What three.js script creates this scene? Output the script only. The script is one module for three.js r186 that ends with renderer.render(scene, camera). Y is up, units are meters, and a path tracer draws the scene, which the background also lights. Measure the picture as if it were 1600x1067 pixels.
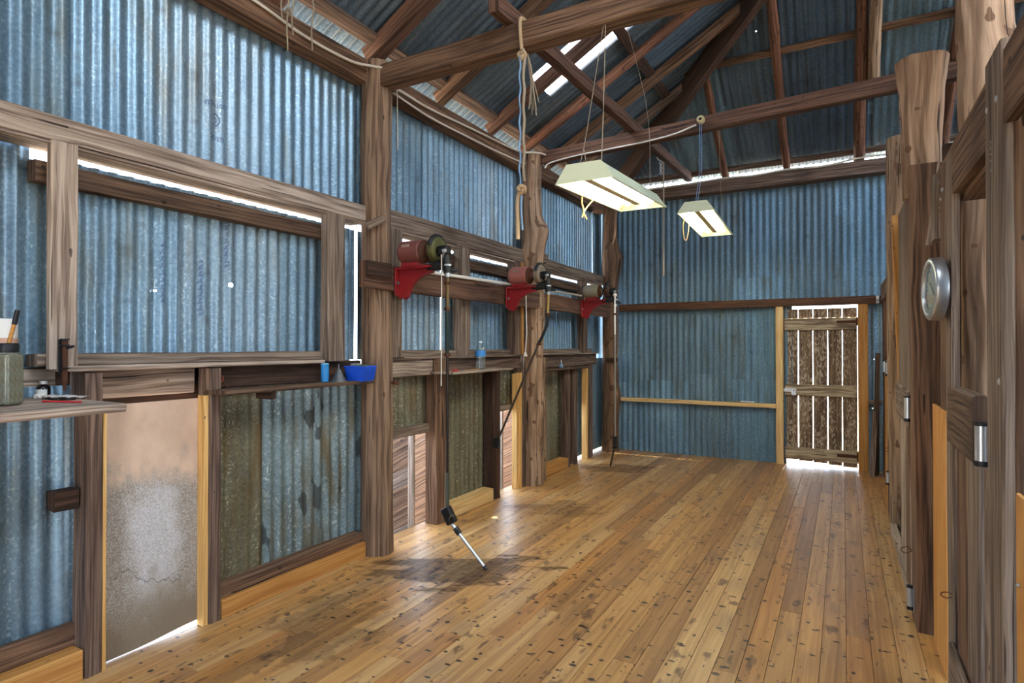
import * as THREE from 'three';
import { RoundedBoxGeometry } from 'three/addons/geometries/RoundedBoxGeometry.js';
import { mergeGeometries } from 'three/addons/utils/BufferGeometryUtils.js';
import { RectAreaLightUniformsLib } from 'three/addons/lights/RectAreaLightUniformsLib.js';
RectAreaLightUniformsLib.init();

// ---------------------------------------------------------------- camera, sky, sun, exposure
const scene = new THREE.Scene();
const camera = new THREE.PerspectiveCamera(60, 1600 / 1067, 0.05, 200);
camera.rotation.order = 'YXZ';
camera.position.set(0, 1.5, 0);
camera.rotation.set(0.0081, 0.5109, 0);
scene.add(camera);

const renderer = new THREE.WebGLRenderer({ antialias: true });
renderer.toneMapping = THREE.LinearToneMapping;
renderer.toneMappingExposure = 1.9;
renderer.shadowMap.enabled = true;
renderer.shadowMap.type = THREE.PCFSoftShadowMap;

const SKY = 5.2;                                   // brightness of the open sky
{
  const w = 64, h = 32, d = new Float32Array(w * h * 4);
  for (let j = 0; j < h; j++) {
    const el = Math.max(0, (j + 0.5) / h * 2 - 1), t = Math.pow(el, 0.55);
    const c = [0.90 - 0.32 * t, 0.98 - 0.20 * t, 1.08 + 0.04 * t];
    for (let i = 0; i < w; i++) { const k = (j * w + i) * 4; d[k] = c[0] * SKY; d[k + 1] = c[1] * SKY; d[k + 2] = c[2] * SKY; d[k + 3] = 1; }
  }
  const t = new THREE.DataTexture(d, w, h, THREE.RGBAFormat, THREE.FloatType);
  t.mapping = THREE.EquirectangularReflectionMapping; t.magFilter = THREE.LinearFilter; t.minFilter = THREE.LinearFilter; t.needsUpdate = true;
  scene.background = t;
}
const sun = new THREE.DirectionalLight(0xfff0dc, 20);
sun.position.set(1.5, 15, -5); sun.target.position.set(0, 0, -3.5);
sun.castShadow = true; sun.shadow.mapSize.set(4096, 4096);
Object.assign(sun.shadow.camera, { left: -14, right: 14, top: 14, bottom: -14, near: 1, far: 50 });
sun.shadow.bias = -0.0004;
scene.add(sun, sun.target);

// ---------------------------------------------------------------- random, noise
function rng(seed) { let a = seed >>> 0; return () => { a = (a + 0x6D2B79F5) | 0; let t = Math.imul(a ^ (a >>> 15), 1 | a); t = (t + Math.imul(t ^ (t >>> 7), 61 | t)) ^ t; return ((t ^ (t >>> 14)) >>> 0) / 4294967296; }; }
const R = rng(20417);
const rr = (a, b) => a + (b - a) * R();
const clamp = (x, a = 0, b = 1) => Math.min(b, Math.max(a, x));
const mix = (a, b, t) => a + (b - a) * t;
const sst = (a, b, x) => { const t = clamp((x - a) / (b - a)); return t * t * (3 - 2 * t); };
const LAT = new Float32Array(65536); { const q = rng(99); for (let i = 0; i < 65536; i++) LAT[i] = q(); }
const hash = (i, j, s) => LAT[((i * 7919 + j * 104729 + s * 1299709) ^ (i * 31 + j * 17 * 7)) & 65535];
function vn(x, y, px, py, s) {                      // periodic value noise, periods px, py in cells
  const xi = Math.floor(x), yi = Math.floor(y), fx = x - xi, fy = y - yi;
  const u = fx * fx * (3 - 2 * fx), v = fy * fy * (3 - 2 * fy);
  const x0 = ((xi % px) + px) % px, x1 = (x0 + 1) % px, y0 = ((yi % py) + py) % py, y1 = (y0 + 1) % py;
  const a = hash(x0, y0, s), b = hash(x1, y0, s), c = hash(x0, y1, s), d = hash(x1, y1, s);
  return a + (b - a) * u + (c - a) * v + (a - b - c + d) * u * v;
}
function fbm(u, v, px, py, s, oct = 4) { let t = 0, a = 0.5, n = 0; for (let o = 0; o < oct; o++) { t += a * vn(u * px, v * py, px, py, s + o * 7); n += a; a *= 0.5; px *= 2; py *= 2; } return t / n; }
function n1(x, s) { const i = Math.floor(x), f = x - i, u = f * f * (3 - 2 * f); const h = (k) => LAT[(k * 9973 + s * 7717) & 65535]; return mix(h(i), h(i + 1), u); }

// ---------------------------------------------------------------- textures (sRGB colour of the matter itself)
function tex(w, h, fn) {
  const d = new Uint8Array(w * h * 4);
  for (let j = 0; j < h; j++) for (let i = 0; i < w; i++) {
    const c = fn((i + 0.5) / w, (j + 0.5) / h), k = (j * w + i) * 4;
    d[k] = clamp(c[0], 0, 255); d[k + 1] = clamp(c[1], 0, 255); d[k + 2] = clamp(c[2], 0, 255); d[k + 3] = 255;
  }
  const t = new THREE.DataTexture(d, w, h, THREE.RGBAFormat);
  t.wrapS = t.wrapT = THREE.RepeatWrapping; t.magFilter = THREE.LinearFilter; t.minFilter = THREE.LinearMipmapLinearFilter; t.generateMipmaps = true; t.needsUpdate = true;
  return t;
}
function material(t, su, sv, { color = 0xffffff, rough = 0.8, metal = 0, bump = 0, ...more } = {}) {
  const m = new THREE.MeshPhysicalMaterial({ color, roughness: rough, metalness: metal, side: THREE.DoubleSide, ...more });
  if (t) {
    const c = t.clone(); c.colorSpace = THREE.SRGBColorSpace; c.repeat.set(1 / su, 1 / sv); c.needsUpdate = true; m.map = c;
    if (bump) { const b = t.clone(); b.colorSpace = THREE.NoColorSpace; b.repeat.set(1 / su, 1 / sv); b.needsUpdate = true; m.bumpMap = b; m.bumpScale = bump; }
  }
  return m;
}
const plain = (color, rough = 0.6, metal = 0, more = {}) => new THREE.MeshPhysicalMaterial({ color, roughness: rough, metalness: metal, side: THREE.DoubleSide, ...more });
const C3 = (a, b, t) => [mix(a[0], b[0], t), mix(a[1], b[1], t), mix(a[2], b[2], t)];

// weathered timber, grain along u (2 m x 0.5 m)
function woodTex(w, h, s, dark, mid, pale, { crack = 0.5, blotch = 0.5, fine = 1 } = {}) {
  return tex(w, h, (u, v) => {
    const wob = (fbm(u, v, 4, 4, s, 3) - 0.5) * 0.10;
    const g = fbm(u, v + wob, 5, 42, s + 11, 4), g2 = vn(u * 14, (v + wob) * 190, 14, 190, s + 23);
    const b = fbm(u, v, 6, 5, s + 31, 4);
    let c = C3(mid, pale, clamp((g - 0.42) * 2.2)); c = C3(c, dark, clamp((0.5 - g) * 2.6));
    c = C3(c, dark, clamp((b - 0.56) * 3.4) * blotch); c = C3(c, pale, clamp((0.42 - b) * 3) * blotch * 0.7);
    const k = (g2 - 0.5) * 26 * fine; c = [c[0] + k, c[1] + k, c[2] + k];
    const cr = vn(u * 4, (v + wob * 0.5) * 75, 4, 75, s + 41), cm = vn(u * 9, v * 6, 9, 6, s + 47);
    if (cr > 1 - 0.13 * crack && cm > 0.35) c = C3(c, [c[0] * 0.4, c[1] * 0.38, c[2] * 0.38], clamp((cr - 1 + 0.13 * crack) * 22));
    const nh = vn(u * 26, v * 12, 26, 12, s + 53); if (nh > 0.975) c = c.map((x) => x * 0.55);
    return c;
  });
}
const T = {};
T.grey = woodTex(1024, 512, 3, [78, 64, 54], [136, 118, 102], [186, 172, 156], { crack: 0.9, blotch: 0.45 });
T.greyL = woodTex(1024, 512, 33, [96, 84, 76], [150, 136, 124], [198, 188, 176], { crack: 1.1, blotch: 0.35 });
T.brown = woodTex(1024, 512, 71, [56, 42, 36], [98, 78, 66], [138, 116, 100], { crack: 0.5, blotch: 0.5 });
T.pine = woodTex(512, 256, 133, [190, 148, 92], [218, 182, 122], [234, 208, 156], { crack: 0.12, blotch: 0.25, fine: 0.6 });
T.log = tex(512, 1024, (u, v) => {                  // standing log: u along the grain, v round it
  const wob = (fbm(u, v, 3, 4, 201, 3) - 0.5) * 0.08;
  const g = fbm(u, v + wob, 4, 26, 205, 4), b = fbm(u, v, 5, 6, 211, 4), p = fbm(u, v, 14, 11, 219, 3);
  let c = C3([150, 130, 112], [194, 174, 156], clamp((g - 0.4) * 2.4)); c = C3(c, [112, 92, 76], clamp((0.47 - g) * 3));
  c = C3(c, [118, 98, 84], clamp((b - 0.55) * 3) * 0.6);
  if (p > 0.685) c = C3(c, [100, 78, 62], clamp((p - 0.685) * 40) * 0.75);     // flakes of bark that still cling
  const cr = vn(u * 3, (v + wob * 0.5) * 60, 3, 60, 231); if (cr > 0.88) c = C3(c, c.map((x) => x * 0.35), clamp((cr - 0.88) * 22));
  const k = (vn(u * 12, v * 150, 12, 150, 241) - 0.5) * 22; return [c[0] + k, c[1] + k, c[2] + k];
});
// floor boards: 4 m x 1 m, grain along u
T.floor = (() => {
  const q = rng(555), knots = [], nails = [];
  for (let i = 0; i < 240; i++) knots.push([q(), q(), 0.0012 + 0.0028 * q() * q(), 0.006 + 0.012 * q(), q()]);
  for (let i = 0; i < 320; i++) nails.push([q(), q(), 0.0005 + q() * 0.004, 0.0015 + q() * 0.003]);
  const cell = new Map(); const put = (x, y, o) => { const k = ((x % 32) + 32) % 32 + '_' + ((y % 16) + 16) % 16; (cell.get(k) || cell.set(k, []).get(k)).push(o); };
  for (const o of knots) for (let a = -1; a <= 1; a++) for (let b = -1; b <= 1; b++) put(Math.floor(o[0] * 32) + a, Math.floor(o[1] * 16) + b, ['k', o]);
  for (const o of nails) for (let a = -1; a <= 1; a++) for (let b = -1; b <= 1; b++) put(Math.floor(o[0] * 32) + a, Math.floor(o[1] * 16) + b, ['n', o]);
  return tex(2048, 1024, (u, v) => {
    const wob = (fbm(u, v, 6, 5, 301, 3) - 0.5) * 0.05;
    const g = fbm(u, v + wob, 4, 60, 307, 4), b = fbm(u, v, 14, 8, 313, 4), s = fbm(u, v, 30, 18, 331, 3);
    let c = C3([180, 140, 90], [206, 170, 118], clamp((g - 0.38) * 2)); c = C3(c, [150, 112, 72], clamp((0.46 - g) * 2.4));
    c = C3(c, [144, 116, 88], clamp((b - 0.5) * 2.6) * 0.6);             // trodden-in dirt
    if (s > 0.70) c = C3(c, [92, 64, 44], clamp((s - 0.70) * 9) * 0.75);
    for (const [t, o] of cell.get(Math.floor(u * 32) + '_' + Math.floor(v * 16)) || []) {
      let du = Math.abs(u - o[0]), dv = Math.abs(v - o[1]); if (du > 0.5) du = 1 - du; if (dv > 0.5) dv = 1 - dv;
      const e = (du / o[2]) ** 2 + (dv / o[3]) ** 2 * (t === 'k' ? 1 : 1.6) + (vn(u * 400, v * 200, 400, 200, 341) - 0.5) * 1.1;
      if (t === 'k' && e < 1.6) c = C3([52, 34, 26], c, clamp((e - 0.5) * 0.9)); else if (t === 'n' && e < 1) c = C3(c, [56, 40, 40], 0.72);
    }
    const k = (vn(u * 30, v * 300, 30, 300, 351) - 0.5) * 16; return [c[0] + k, c[1] + k, c[2] + k];
  });
})();
// galvanised iron, 1.6 m x 1.6 m: spangle, pale oxide flecks, runs of rust
function zincTex(s, base, fleck, rust, amt, blot = 0) {
  return tex(1024, 1024, (u, v) => {
    const sp = vn(u * 150, v * 150, 150, 150, s) * 0.55 + vn(u * 330, v * 330, 330, 330, s + 3) * 0.45;
    const b = fbm(u, v, 5, 4, s + 7, 4), st = fbm(u, v, 60, 3, s + 13, 3);
    const k = (sp - 0.5) * 44 + (b - 0.5) * 40 + (st - 0.5) * 34; let c = [base[0] + k, base[1] + k, base[2] + k];
    const f = vn(u * 210, v * 150, 210, 150, s + 19); if (f > 0.70) c = C3(c, fleck, clamp((f - 0.70) * 6) * (0.30 + 0.70 * clamp((fbm(u, v, 24, 3, s + 23, 3) - 0.4) * 3)));
    const r = fbm(u, v, 9, 3, s + 29, 4) * 0.6 + fbm(u, v, 50, 5, s + 37, 2) * 0.4; c = C3(c, rust, clamp((r - 0.52) * 4) * amt);
    const d = fbm(u, v, 16, 12, s + 43, 4); if (d > 0.72) c = C3(c, [96, 92, 86], clamp((d - 0.72) * 6) * 0.4);
    if (blot) { const q = fbm(u, v * 0.999, 15, 6, s + 61, 4); if (q > 0.655) c = C3(c, [52, 58, 58], clamp((q - 0.655) * 40) * blot); }
    return c;
  });
}
T.zincMid = zincTex(483, [122, 142, 148], [196, 206, 202], [104, 88, 60], 0.9, 0.7);
T.zinc = zincTex(401, [158, 176, 188], [214, 222, 222], [136, 122, 104], 0.55);
T.zincOld = zincTex(447, [116, 114, 94], [190, 184, 158], [104, 84, 52], 0.75);
T.ply = tex(512, 1024, (u, v) => {                  // 1.2 m sheets, grain along v
  const wob = fbm(u, v, 3, 2, 501, 3), r = Math.abs(((u * 5 + wob * 5.5) % 1) - 0.5) * 2, g = vn(u * 120, v * 8, 120, 8, 507);
  return C3(C3([196, 138, 70], [212, 160, 92], r), [170, 112, 56], clamp((g - 0.55) * 1.6) * 0.35);
});
T.hard = tex(512, 1024, (u, v) => {                 // worn hardboard; v up the panel (0 foot, 1 head)
  const m = fbm(u, v, 6, 10, 601, 5), f = vn(u * 150, v * 350, 150, 350, 607), f2 = vn(u * 256, v * 600, 256, 600, 613);
  let c = [206, 180, 158]; c = c.map((x) => x + (m - 0.5) * 36 + (f2 - 0.5) * 10);
  const worn = sst(0.78, 0.62, v + (m - 0.5) * 0.25 + (u - 0.5) * 0.05);                    // the fuzzy abraded zone starts here
  let w = C3([132, 120, 106], [194, 194, 194], clamp(f * 0.9 + (f2 - 0.5) * 0.8));
  w = C3(w, [218, 222, 230], sst(0.36, 0.16, Math.hypot((u - 0.52) * 0.9, (v - 0.42) * 1.1) + (m - 0.5) * 0.22) * 0.6 * (0.6 + 0.6 * f));
  w = C3(w, [122, 106, 84], sst(0.30, 0.06, v + (m - 0.5) * 0.3) * 0.75 * (0.5 + f * 0.7));
  c = C3(c, w, worn);
  const edge = 0.27 + 0.05 * Math.sin(u * 7) + (fbm(u, 0.5, 9, 3, 631, 3) - 0.5) * 0.10; if (Math.abs(v - edge) < 0.0022 && u > 0.12 && u < 0.86) c = c.map((x) => x * 0.72);
  return c;
});
T.paint = tex(1024, 512, (u, v) => {                // dark board with the last flakes of white paint; grain along u, 2 m x 0.5 m
  const g = fbm(u, v, 5, 50, 701, 4), p = fbm(u, v, 70, 44, 709, 4), b = fbm(u, v, 4, 5, 719, 3);
  let c = C3([78, 62, 50], [150, 126, 98], clamp(g * 1.7 - 0.35)); if (p + (b - 0.5) * 0.5 > 0.63) c = C3(c, [190, 178, 156], clamp((p + (b - 0.5) * 0.5 - 0.63) * 16) * 0.8);
  return c;
});
T.ledge = woodTex(512, 256, 741, [88, 72, 58], [164, 146, 118], [212, 200, 174], { crack: 1, blotch: 1.1 });
T.earth = tex(256, 256, (u, v) => { const k = (fbm(u, v, 6, 6, 801, 5) - 0.5) * 50; return [208 + k, 190 + k, 164 + k]; });

const M = {
  grey: material(T.greyL, 2, 0.5, { color: 0xcabfb6, bump: 0.004, rough: 0.9 }),
  greyPale: material(T.greyL, 2, 0.5, { color: 0xfff8f2, bump: 0.004, rough: 0.9 }),
  greyDark: material(T.grey, 2, 0.5, { color: 0xa69486, bump: 0.004, rough: 0.9 }),
  brown: material(T.brown, 2, 0.5, { bump: 0.003, rough: 0.85 }),
  brownWarm: material(T.grey, 2, 0.5, { color: 0xc6aa94, bump: 0.003, rough: 0.85 }),
  redBrown: material(T.grey, 2, 0.5, { color: 0xa8887a, bump: 0.003, rough: 0.8 }),
  dark: material(T.brown, 2, 0.5, { color: 0xa08c80, bump: 0.003, rough: 0.9 }),
  girtBrown: material(T.grey, 2, 0.5, { color: 0x9c7454, bump: 0.002, rough: 0.8 }),
  pine: material(T.pine, 2, 0.5, { bump: 0.001, rough: 0.7 }),
  pinePale: material(T.pine, 2, 0.5, { color: 0xfff4dc, bump: 0.001, rough: 0.7 }),
  pineOld: material(T.pine, 2, 0.5, { color: 0xd8b890, bump: 0.002, rough: 0.75 }),
  log: material(T.log, 1.4, 0.7, { color: 0xe8dccc, bump: 0.008, rough: 0.9 }),
  logDark: material(T.log, 1.4, 0.7, { color: 0xb09a84, bump: 0.008, rough: 0.9 }),
  logSmooth: material(T.greyL, 2, 0.5, { color: 0xc8b09a, bump: 0.005, rough: 0.9 }),
  logPale: material(T.log, 1.4, 0.7, { color: 0xfff0e0, bump: 0.008, rough: 0.9 }),
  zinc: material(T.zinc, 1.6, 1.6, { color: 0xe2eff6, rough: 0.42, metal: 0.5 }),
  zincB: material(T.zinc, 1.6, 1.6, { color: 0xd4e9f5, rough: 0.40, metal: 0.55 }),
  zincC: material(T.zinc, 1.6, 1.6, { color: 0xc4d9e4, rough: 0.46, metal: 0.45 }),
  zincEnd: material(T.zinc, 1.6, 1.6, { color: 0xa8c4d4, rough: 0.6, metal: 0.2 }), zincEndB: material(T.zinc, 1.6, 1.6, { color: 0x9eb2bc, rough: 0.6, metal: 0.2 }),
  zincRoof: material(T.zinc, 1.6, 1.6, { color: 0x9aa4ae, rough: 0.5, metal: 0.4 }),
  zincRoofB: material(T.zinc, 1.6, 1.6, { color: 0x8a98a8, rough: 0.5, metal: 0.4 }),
  zincOld: material(T.zincOld, 1.6, 1.6, { rough: 0.6, metal: 0.25 }),
  zincMid: material(T.zincMid, 1.6, 1.6, { rough: 0.55, metal: 0.3 }),
  ply: material(T.ply, 1.2, 2.4, { rough: 0.55 }),
  hard: material(T.hard, 1, 1, { bump: 0.003, rough: 0.95 }),
  paint: material(T.paint, 2, 0.5, { bump: 0.003, rough: 0.85 }), ledge: material(T.ledge, 2, 0.5, { bump: 0.003, rough: 0.85 }),
  earth: material(T.earth, 3, 3, { rough: 1 }),
  steel: plain(0xb8bcc0, 0.35, 0.85), darkSteel: plain(0x2a2c30, 0.5, 0.6), black: plain(0x101216, 0.55, 0.1), rust: plain(0x5a3826, 0.85, 0.3),
  red: plain(0x8c1a20, 0.5, 0.1), white: plain(0xe6e4de, 0.55), cable: plain(0xcfc8ba, 0.7), blueCord: plain(0x7c9cc0, 0.8), rope: plain(0xb49a78, 0.95), twine: plain(0x9a8c78, 0.95),
  lampWhite: plain(0xd8e0c0, 0.45), bluePlastic: plain(0x0a4cc8, 0.4), paper: plain(0xdcdad2, 0.9),
};
const FLOOR = [0xffffff, 0xf2e8d8, 0xfff2dc, 0xdccdbe, 0xf0dabc, 0xd0c2b4].map((c) => material(T.floor, 4, 1, { color: c, rough: 0.42, bump: 0.0012, clearcoat: 0.25, clearcoatRoughness: 0.28 }));

// ---------------------------------------------------------------- names, things, parts
const taken = {};
const numbered = (n) => { const k = taken[n] = (taken[n] ?? -1) + 1; return k ? n + '_' + String(k).padStart(3, '0') : n; };
function tag(o, label, category, group) { o.userData.label = label; o.userData.category = category; if (group) o.userData.group = group; return o; }
function thing(name, label, category, [x, y, z] = [0, 0, 0], group) { const o = new THREE.Group(); o.name = numbered(name); o.position.set(x, y, z); scene.add(o); return tag(o, label, category, group); }
function setting(name) { const o = new THREE.Group(); o.name = name; o.userData.kind = 'structure'; scene.add(o); return o; }
function part(parent, name, geo, mat, x = 0, y = 0, z = 0) { const m = new THREE.Mesh(geo, mat); m.name = name; m.position.set(x, y, z); parent.add(m); return m; }
function solo(name, label, category, geo, mat, [x, y, z] = [0, 0, 0], group) { const m = new THREE.Mesh(geo, mat); m.name = numbered(name); m.position.set(x, y, z); scene.add(m); return tag(m, label, category, group); }
const V = (x, y, z) => new THREE.Vector3(x, y, z);
const basis = (X, Y, Z) => new THREE.Matrix4().makeBasis(X, Y, Z);

// sawn timber along local x, height h on y, width w on z; chamfered, a little uneven, uv in metres
function timberGeo(L, w, h, { seg = Math.max(1, Math.ceil(L / 0.45)), rough = 0.003, ch = 0.004, seed = Math.floor(R() * 9999), taper = 1, ou = R() * 2, ov = R() } = {}) {
  ch = Math.min(ch, w * 0.3, h * 0.3); rough = Math.min(rough, Math.min(w, h) * 0.12);
  const P = [], U = [], I = [];
  const ring = (t) => {
    const x = (t - 0.5) * L, k = mix(1, taper, t), q = (c) => (n1(t * L * 2.6 + c * 17.3, seed + c) - 0.5) * 2 * rough, a = w / 2 * k, b = h / 2 * k;
    return [[-a + ch, -b + q(1)], [a - ch, -b + q(2)], [a + q(3), -b + ch], [a + q(4), b - ch], [a - ch, b + q(5)], [-a + ch, b + q(6)], [-a + q(7), b - ch], [-a + q(8), -b + ch]].map(([z, y]) => [x, y, z]);
  };
  const rings = []; for (let i = 0; i <= seg; i++) rings.push(ring(i / seg));
  let peri = 0;
  for (let f = 0; f < 8; f++) {
    const len = f % 2 ? ch * 1.4 : (f % 4 ? h : w), b0 = P.length / 3;
    for (let i = 0; i <= seg; i++) for (const [s, v] of [[f, peri], [(f + 1) % 8, peri + len]]) { P.push(...rings[i][s]); U.push(ou + i / seg * L, ov + v); }
    for (let i = 0; i < seg; i++) { const a = b0 + i * 2; I.push(a, a + 2, a + 1, a + 1, a + 2, a + 3); }
    peri += len;
  }
  for (const [e, flip] of [[0, 0], [seg, 1]]) {
    const b0 = P.length / 3; rings[e].forEach((p) => { P.push(...p); U.push(ou + p[1] * 0.3, ov + p[2]); });
    for (let i = 1; i < 7; i++) flip ? I.push(b0, b0 + i + 1, b0 + i) : I.push(b0, b0 + i, b0 + i + 1);
  }
  const g = new THREE.BufferGeometry(); g.setAttribute('position', new THREE.Float32BufferAttribute(P, 3)); g.setAttribute('uv', new THREE.Float32BufferAttribute(U, 2)); g.setIndex(I); g.computeVertexNormals();
  return g;
}
// axis-aligned timber between two corners; the grain runs along its longest side
function bar(parent, name, mat, x0, x1, y0, y1, z0, z1, opt) {
  const dx = Math.abs(x1 - x0), dy = Math.abs(y1 - y0), dz = Math.abs(z1 - z0); let g;
  if (dx >= dy && dx >= dz) g = timberGeo(dx, dz, dy, opt);
  else if (dy >= dz) { g = timberGeo(dy, dz, dx, opt); g.applyMatrix4(basis(V(0, 1, 0), V(-1, 0, 0), V(0, 0, 1))); }
  else { g = timberGeo(dz, dx, dy, opt); g.applyMatrix4(basis(V(0, 0, -1), V(0, 1, 0), V(1, 0, 0))); }
  return part(parent, name, g, mat, (x0 + x1) / 2, (y0 + y1) / 2, (z0 + z1) / 2);
}
// timber from p to q, h measured upwards, w sideways
function beam(parent, name, mat, p, q, w, h, opt = {}) {
  const a = V(...p), b = V(...q), X = b.clone().sub(a), L = X.length(); X.normalize();
  const up = opt.up ? V(...opt.up) : (Math.abs(X.y) > 0.95 ? V(1, 0, 0) : V(0, 1, 0));
  const Z = X.clone().cross(up).normalize(), Y = Z.clone().cross(X);
  const m = part(parent, name, timberGeo(L, w, h, opt), mat); m.quaternion.setFromRotationMatrix(basis(X, Y, Z)); m.position.copy(a.add(b).multiplyScalar(0.5)); return m;
}
// standing or leaning log: prof = [[height, radius, dx, dz], ...]
function logGeo(prof, { seed = 1, na = 28, ny = 26, rough = 0.09, knots = [], flat } = {}) {
  const P = [], U = [], I = [], y0 = prof[0][0], y1 = prof[prof.length - 1][0];
  const at = (y) => { let i = 0; while (i < prof.length - 2 && y > prof[i + 1][0]) i++; const a = prof[i], b = prof[i + 1], t = sst(0, 1, (y - a[0]) / (b[0] - a[0])); return [1, 2, 3].map((k) => mix(a[k] || 0, b[k] || 0, t)); };
  for (let j = 0; j <= ny; j++) for (let i = 0; i <= na; i++) {
    const y = mix(y0, y1, j / ny), th = i / na * Math.PI * 2, [r0, dx, dz] = at(y);
    let r = r0 * (1 + rough * ((vn(i / na * 9, y * 1.5 + 40, 9, 997, seed) - 0.5) * 1.6 + (vn(i / na * 27, y * 4 + 90, 27, 997, seed + 5) - 0.5) * 0.7));
    for (const [ky, kt, kr, ks] of knots) { let d = Math.abs(th - kt); if (d > Math.PI) d = Math.PI * 2 - d; r += kr * Math.exp(-(((y - ky) / ks) ** 2) - ((d * r0 / ks) ** 2)); }
    let x = Math.cos(th) * r, z = Math.sin(th) * r;
    if (flat) for (const [fx, fz, fd] of flat) { const d = x * fx + z * fz; if (d > fd) { x -= fx * (d - fd); z -= fz * (d - fd); } }
    P.push(dx + x, y, dz + z); U.push(y + seed * 0.37, i / na * 0.7 + seed * 0.11);
  }
  for (let j = 0; j < ny; j++) for (let i = 0; i < na; i++) { const a = j * (na + 1) + i, b = a + na + 1; I.push(a, b, a + 1, a + 1, b, b + 1); }
  for (const [j, f] of [[0, 1], [ny, 0]]) {
    const y = mix(y0, y1, j / ny), [, dx, dz] = at(y), c = P.length / 3; P.push(dx, y + (f ? 0 : 0.006), dz); U.push(0, 0);
    const s = P.length / 3; for (let i = 0; i <= na; i++) { const k = (j * (na + 1) + i) * 3; P.push(P[k], P[k + 1], P[k + 2]); U.push(P[k] * 0.5, P[k + 2]); }
    for (let i = 0; i < na; i++) f ? I.push(c, s + i, s + i + 1) : I.push(c, s + i + 1, s + i);
  }
  const g = new THREE.BufferGeometry(); g.setAttribute('position', new THREE.Float32BufferAttribute(P, 3)); g.setAttribute('uv', new THREE.Float32BufferAttribute(U, 2)); g.setIndex(I); g.computeVertexNormals();
  return g;
}
// corrugated sheet: width along local x, height along local y; holes = [u0, u1, v0, v1]
function sheetGeo(w, h, { pitch = 0.08, amp = 0.0095, hseg = 4, holes = [], phase = 0, sag = 0.004, seed = Math.floor(R() * 9999), vOff = R() * 1.6, uOff = R() * 1.6 } = {}) {
  const us = new Set(), vs = new Set(); const n = Math.round(w / pitch * 8); for (let i = 0; i <= n; i++) us.add(i / n * w); for (let j = 0; j <= hseg; j++) vs.add(j / hseg * h);
  for (const [a, b, c, d] of holes) { for (let k = 0; k <= 6; k++) { us.add(mix(a, b, k / 6)); vs.add(mix(c, d, k / 6)); } }
  const uu = [...us].sort((a, b) => a - b), vv = [...vs].sort((a, b) => a - b), P = [], U = [], I = [];
  for (const v of vv) for (const u of uu) { P.push(u, v, amp * Math.cos(u / pitch * Math.PI * 2 + phase) + (n1(v * 1.3 + u * 0.4, seed) - 0.5) * 2 * sag); U.push(u + uOff, v + vOff); }
  const W = uu.length;
  for (let j = 0; j < vv.length - 1; j++) for (let i = 0; i < W - 1; i++) {
    const cu = (uu[i] + uu[i + 1]) / 2, cv = (vv[j] + vv[j + 1]) / 2;
    if (holes.some(([a, b, c, d]) => ((cu - (a + b) / 2) / ((b - a) / 2)) ** 2 + ((cv - (c + d) / 2) / ((d - c) / 2)) ** 2 < 1)) continue;
    const a = j * W + i; I.push(a, a + 1, a + W, a + 1, a + W + 1, a + W);
  }
  const g = new THREE.BufferGeometry(); g.setAttribute('position', new THREE.Float32BufferAttribute(P, 3)); g.setAttribute('uv', new THREE.Float32BufferAttribute(U, 2)); g.setIndex(I); g.computeVertexNormals();
  return g;
}
const ONLEFT = basis(V(0, 0, -1), V(0, 1, 0), V(1, 0, 0));
function leftSheet(parent, x, zNear, width, y0, y1, mat, opt) { opt = { ...opt, phase: -zNear / 0.08 * Math.PI * 2 }; const m = part(parent, 'corrugated_sheet', sheetGeo(width, y1 - y0, opt), mat, x, y0, zNear); m.quaternion.setFromRotationMatrix(ONLEFT); return m; }
function backSheet(parent, z, x0, width, y0, y1, mat, opt) { opt = { ...opt, phase: x0 / 0.08 * Math.PI * 2 }; return part(parent, 'corrugated_sheet', sheetGeo(width, y1 - y0, opt), mat, x0, y0, z); }
// round bar, cord, cable through points
const tube = (pts, r, { seg = pts.length * 6, rad = 8, closed = false, tension = 0.5 } = {}) => new THREE.TubeGeometry(new THREE.CatmullRomCurve3(pts.map((p) => V(...p)), closed, 'catmullrom', tension), seg, r, rad, closed);
const rod = (p, q, r, rad = 12) => new THREE.TubeGeometry(new THREE.LineCurve3(V(...p), V(...q)), 1, r, rad, false);
function rodC(p, q, r, r2 = r, rad = 16) { const a = V(...p), b = V(...q), d = b.clone().sub(a), g = new THREE.CylinderGeometry(r2, r, d.length(), rad); g.applyQuaternion(new THREE.Quaternion().setFromUnitVectors(V(0, 1, 0), d.normalize())); const c = a.add(b).multiplyScalar(0.5); return g.translate(c.x, c.y, c.z); }
const merge = (...g) => mergeGeometries(g.map((x) => { x = x.index ? x.toNonIndexed() : x; for (const k of Object.keys(x.attributes)) if (!['position', 'normal', 'uv'].includes(k)) x.deleteAttribute(k); return x; }));
const rbox = (w, h, d, r = 0.004, x = 0, y = 0, z = 0) => new RoundedBoxGeometry(w, h, d, 2, Math.min(r, w * 0.4, h * 0.4, d * 0.4)).translate(x, y, z);
const lathe = (pts, n = 28) => new THREE.LatheGeometry(pts.map((p) => new THREE.Vector2(...p)), n);

// ================================================================ ground and outside
{ const g = new THREE.PlaneGeometry(90, 90); g.rotateX(-Math.PI / 2); const uv = g.attributes.uv; for (let i = 0; i < uv.count; i++) uv.setXY(i, uv.getX(i) * 90, uv.getY(i) * 90);
  const m = new THREE.Mesh(g, M.earth); m.name = 'ground'; m.position.set(0, -0.9, -3); m.userData.kind = 'structure'; scene.add(m); }

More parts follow.
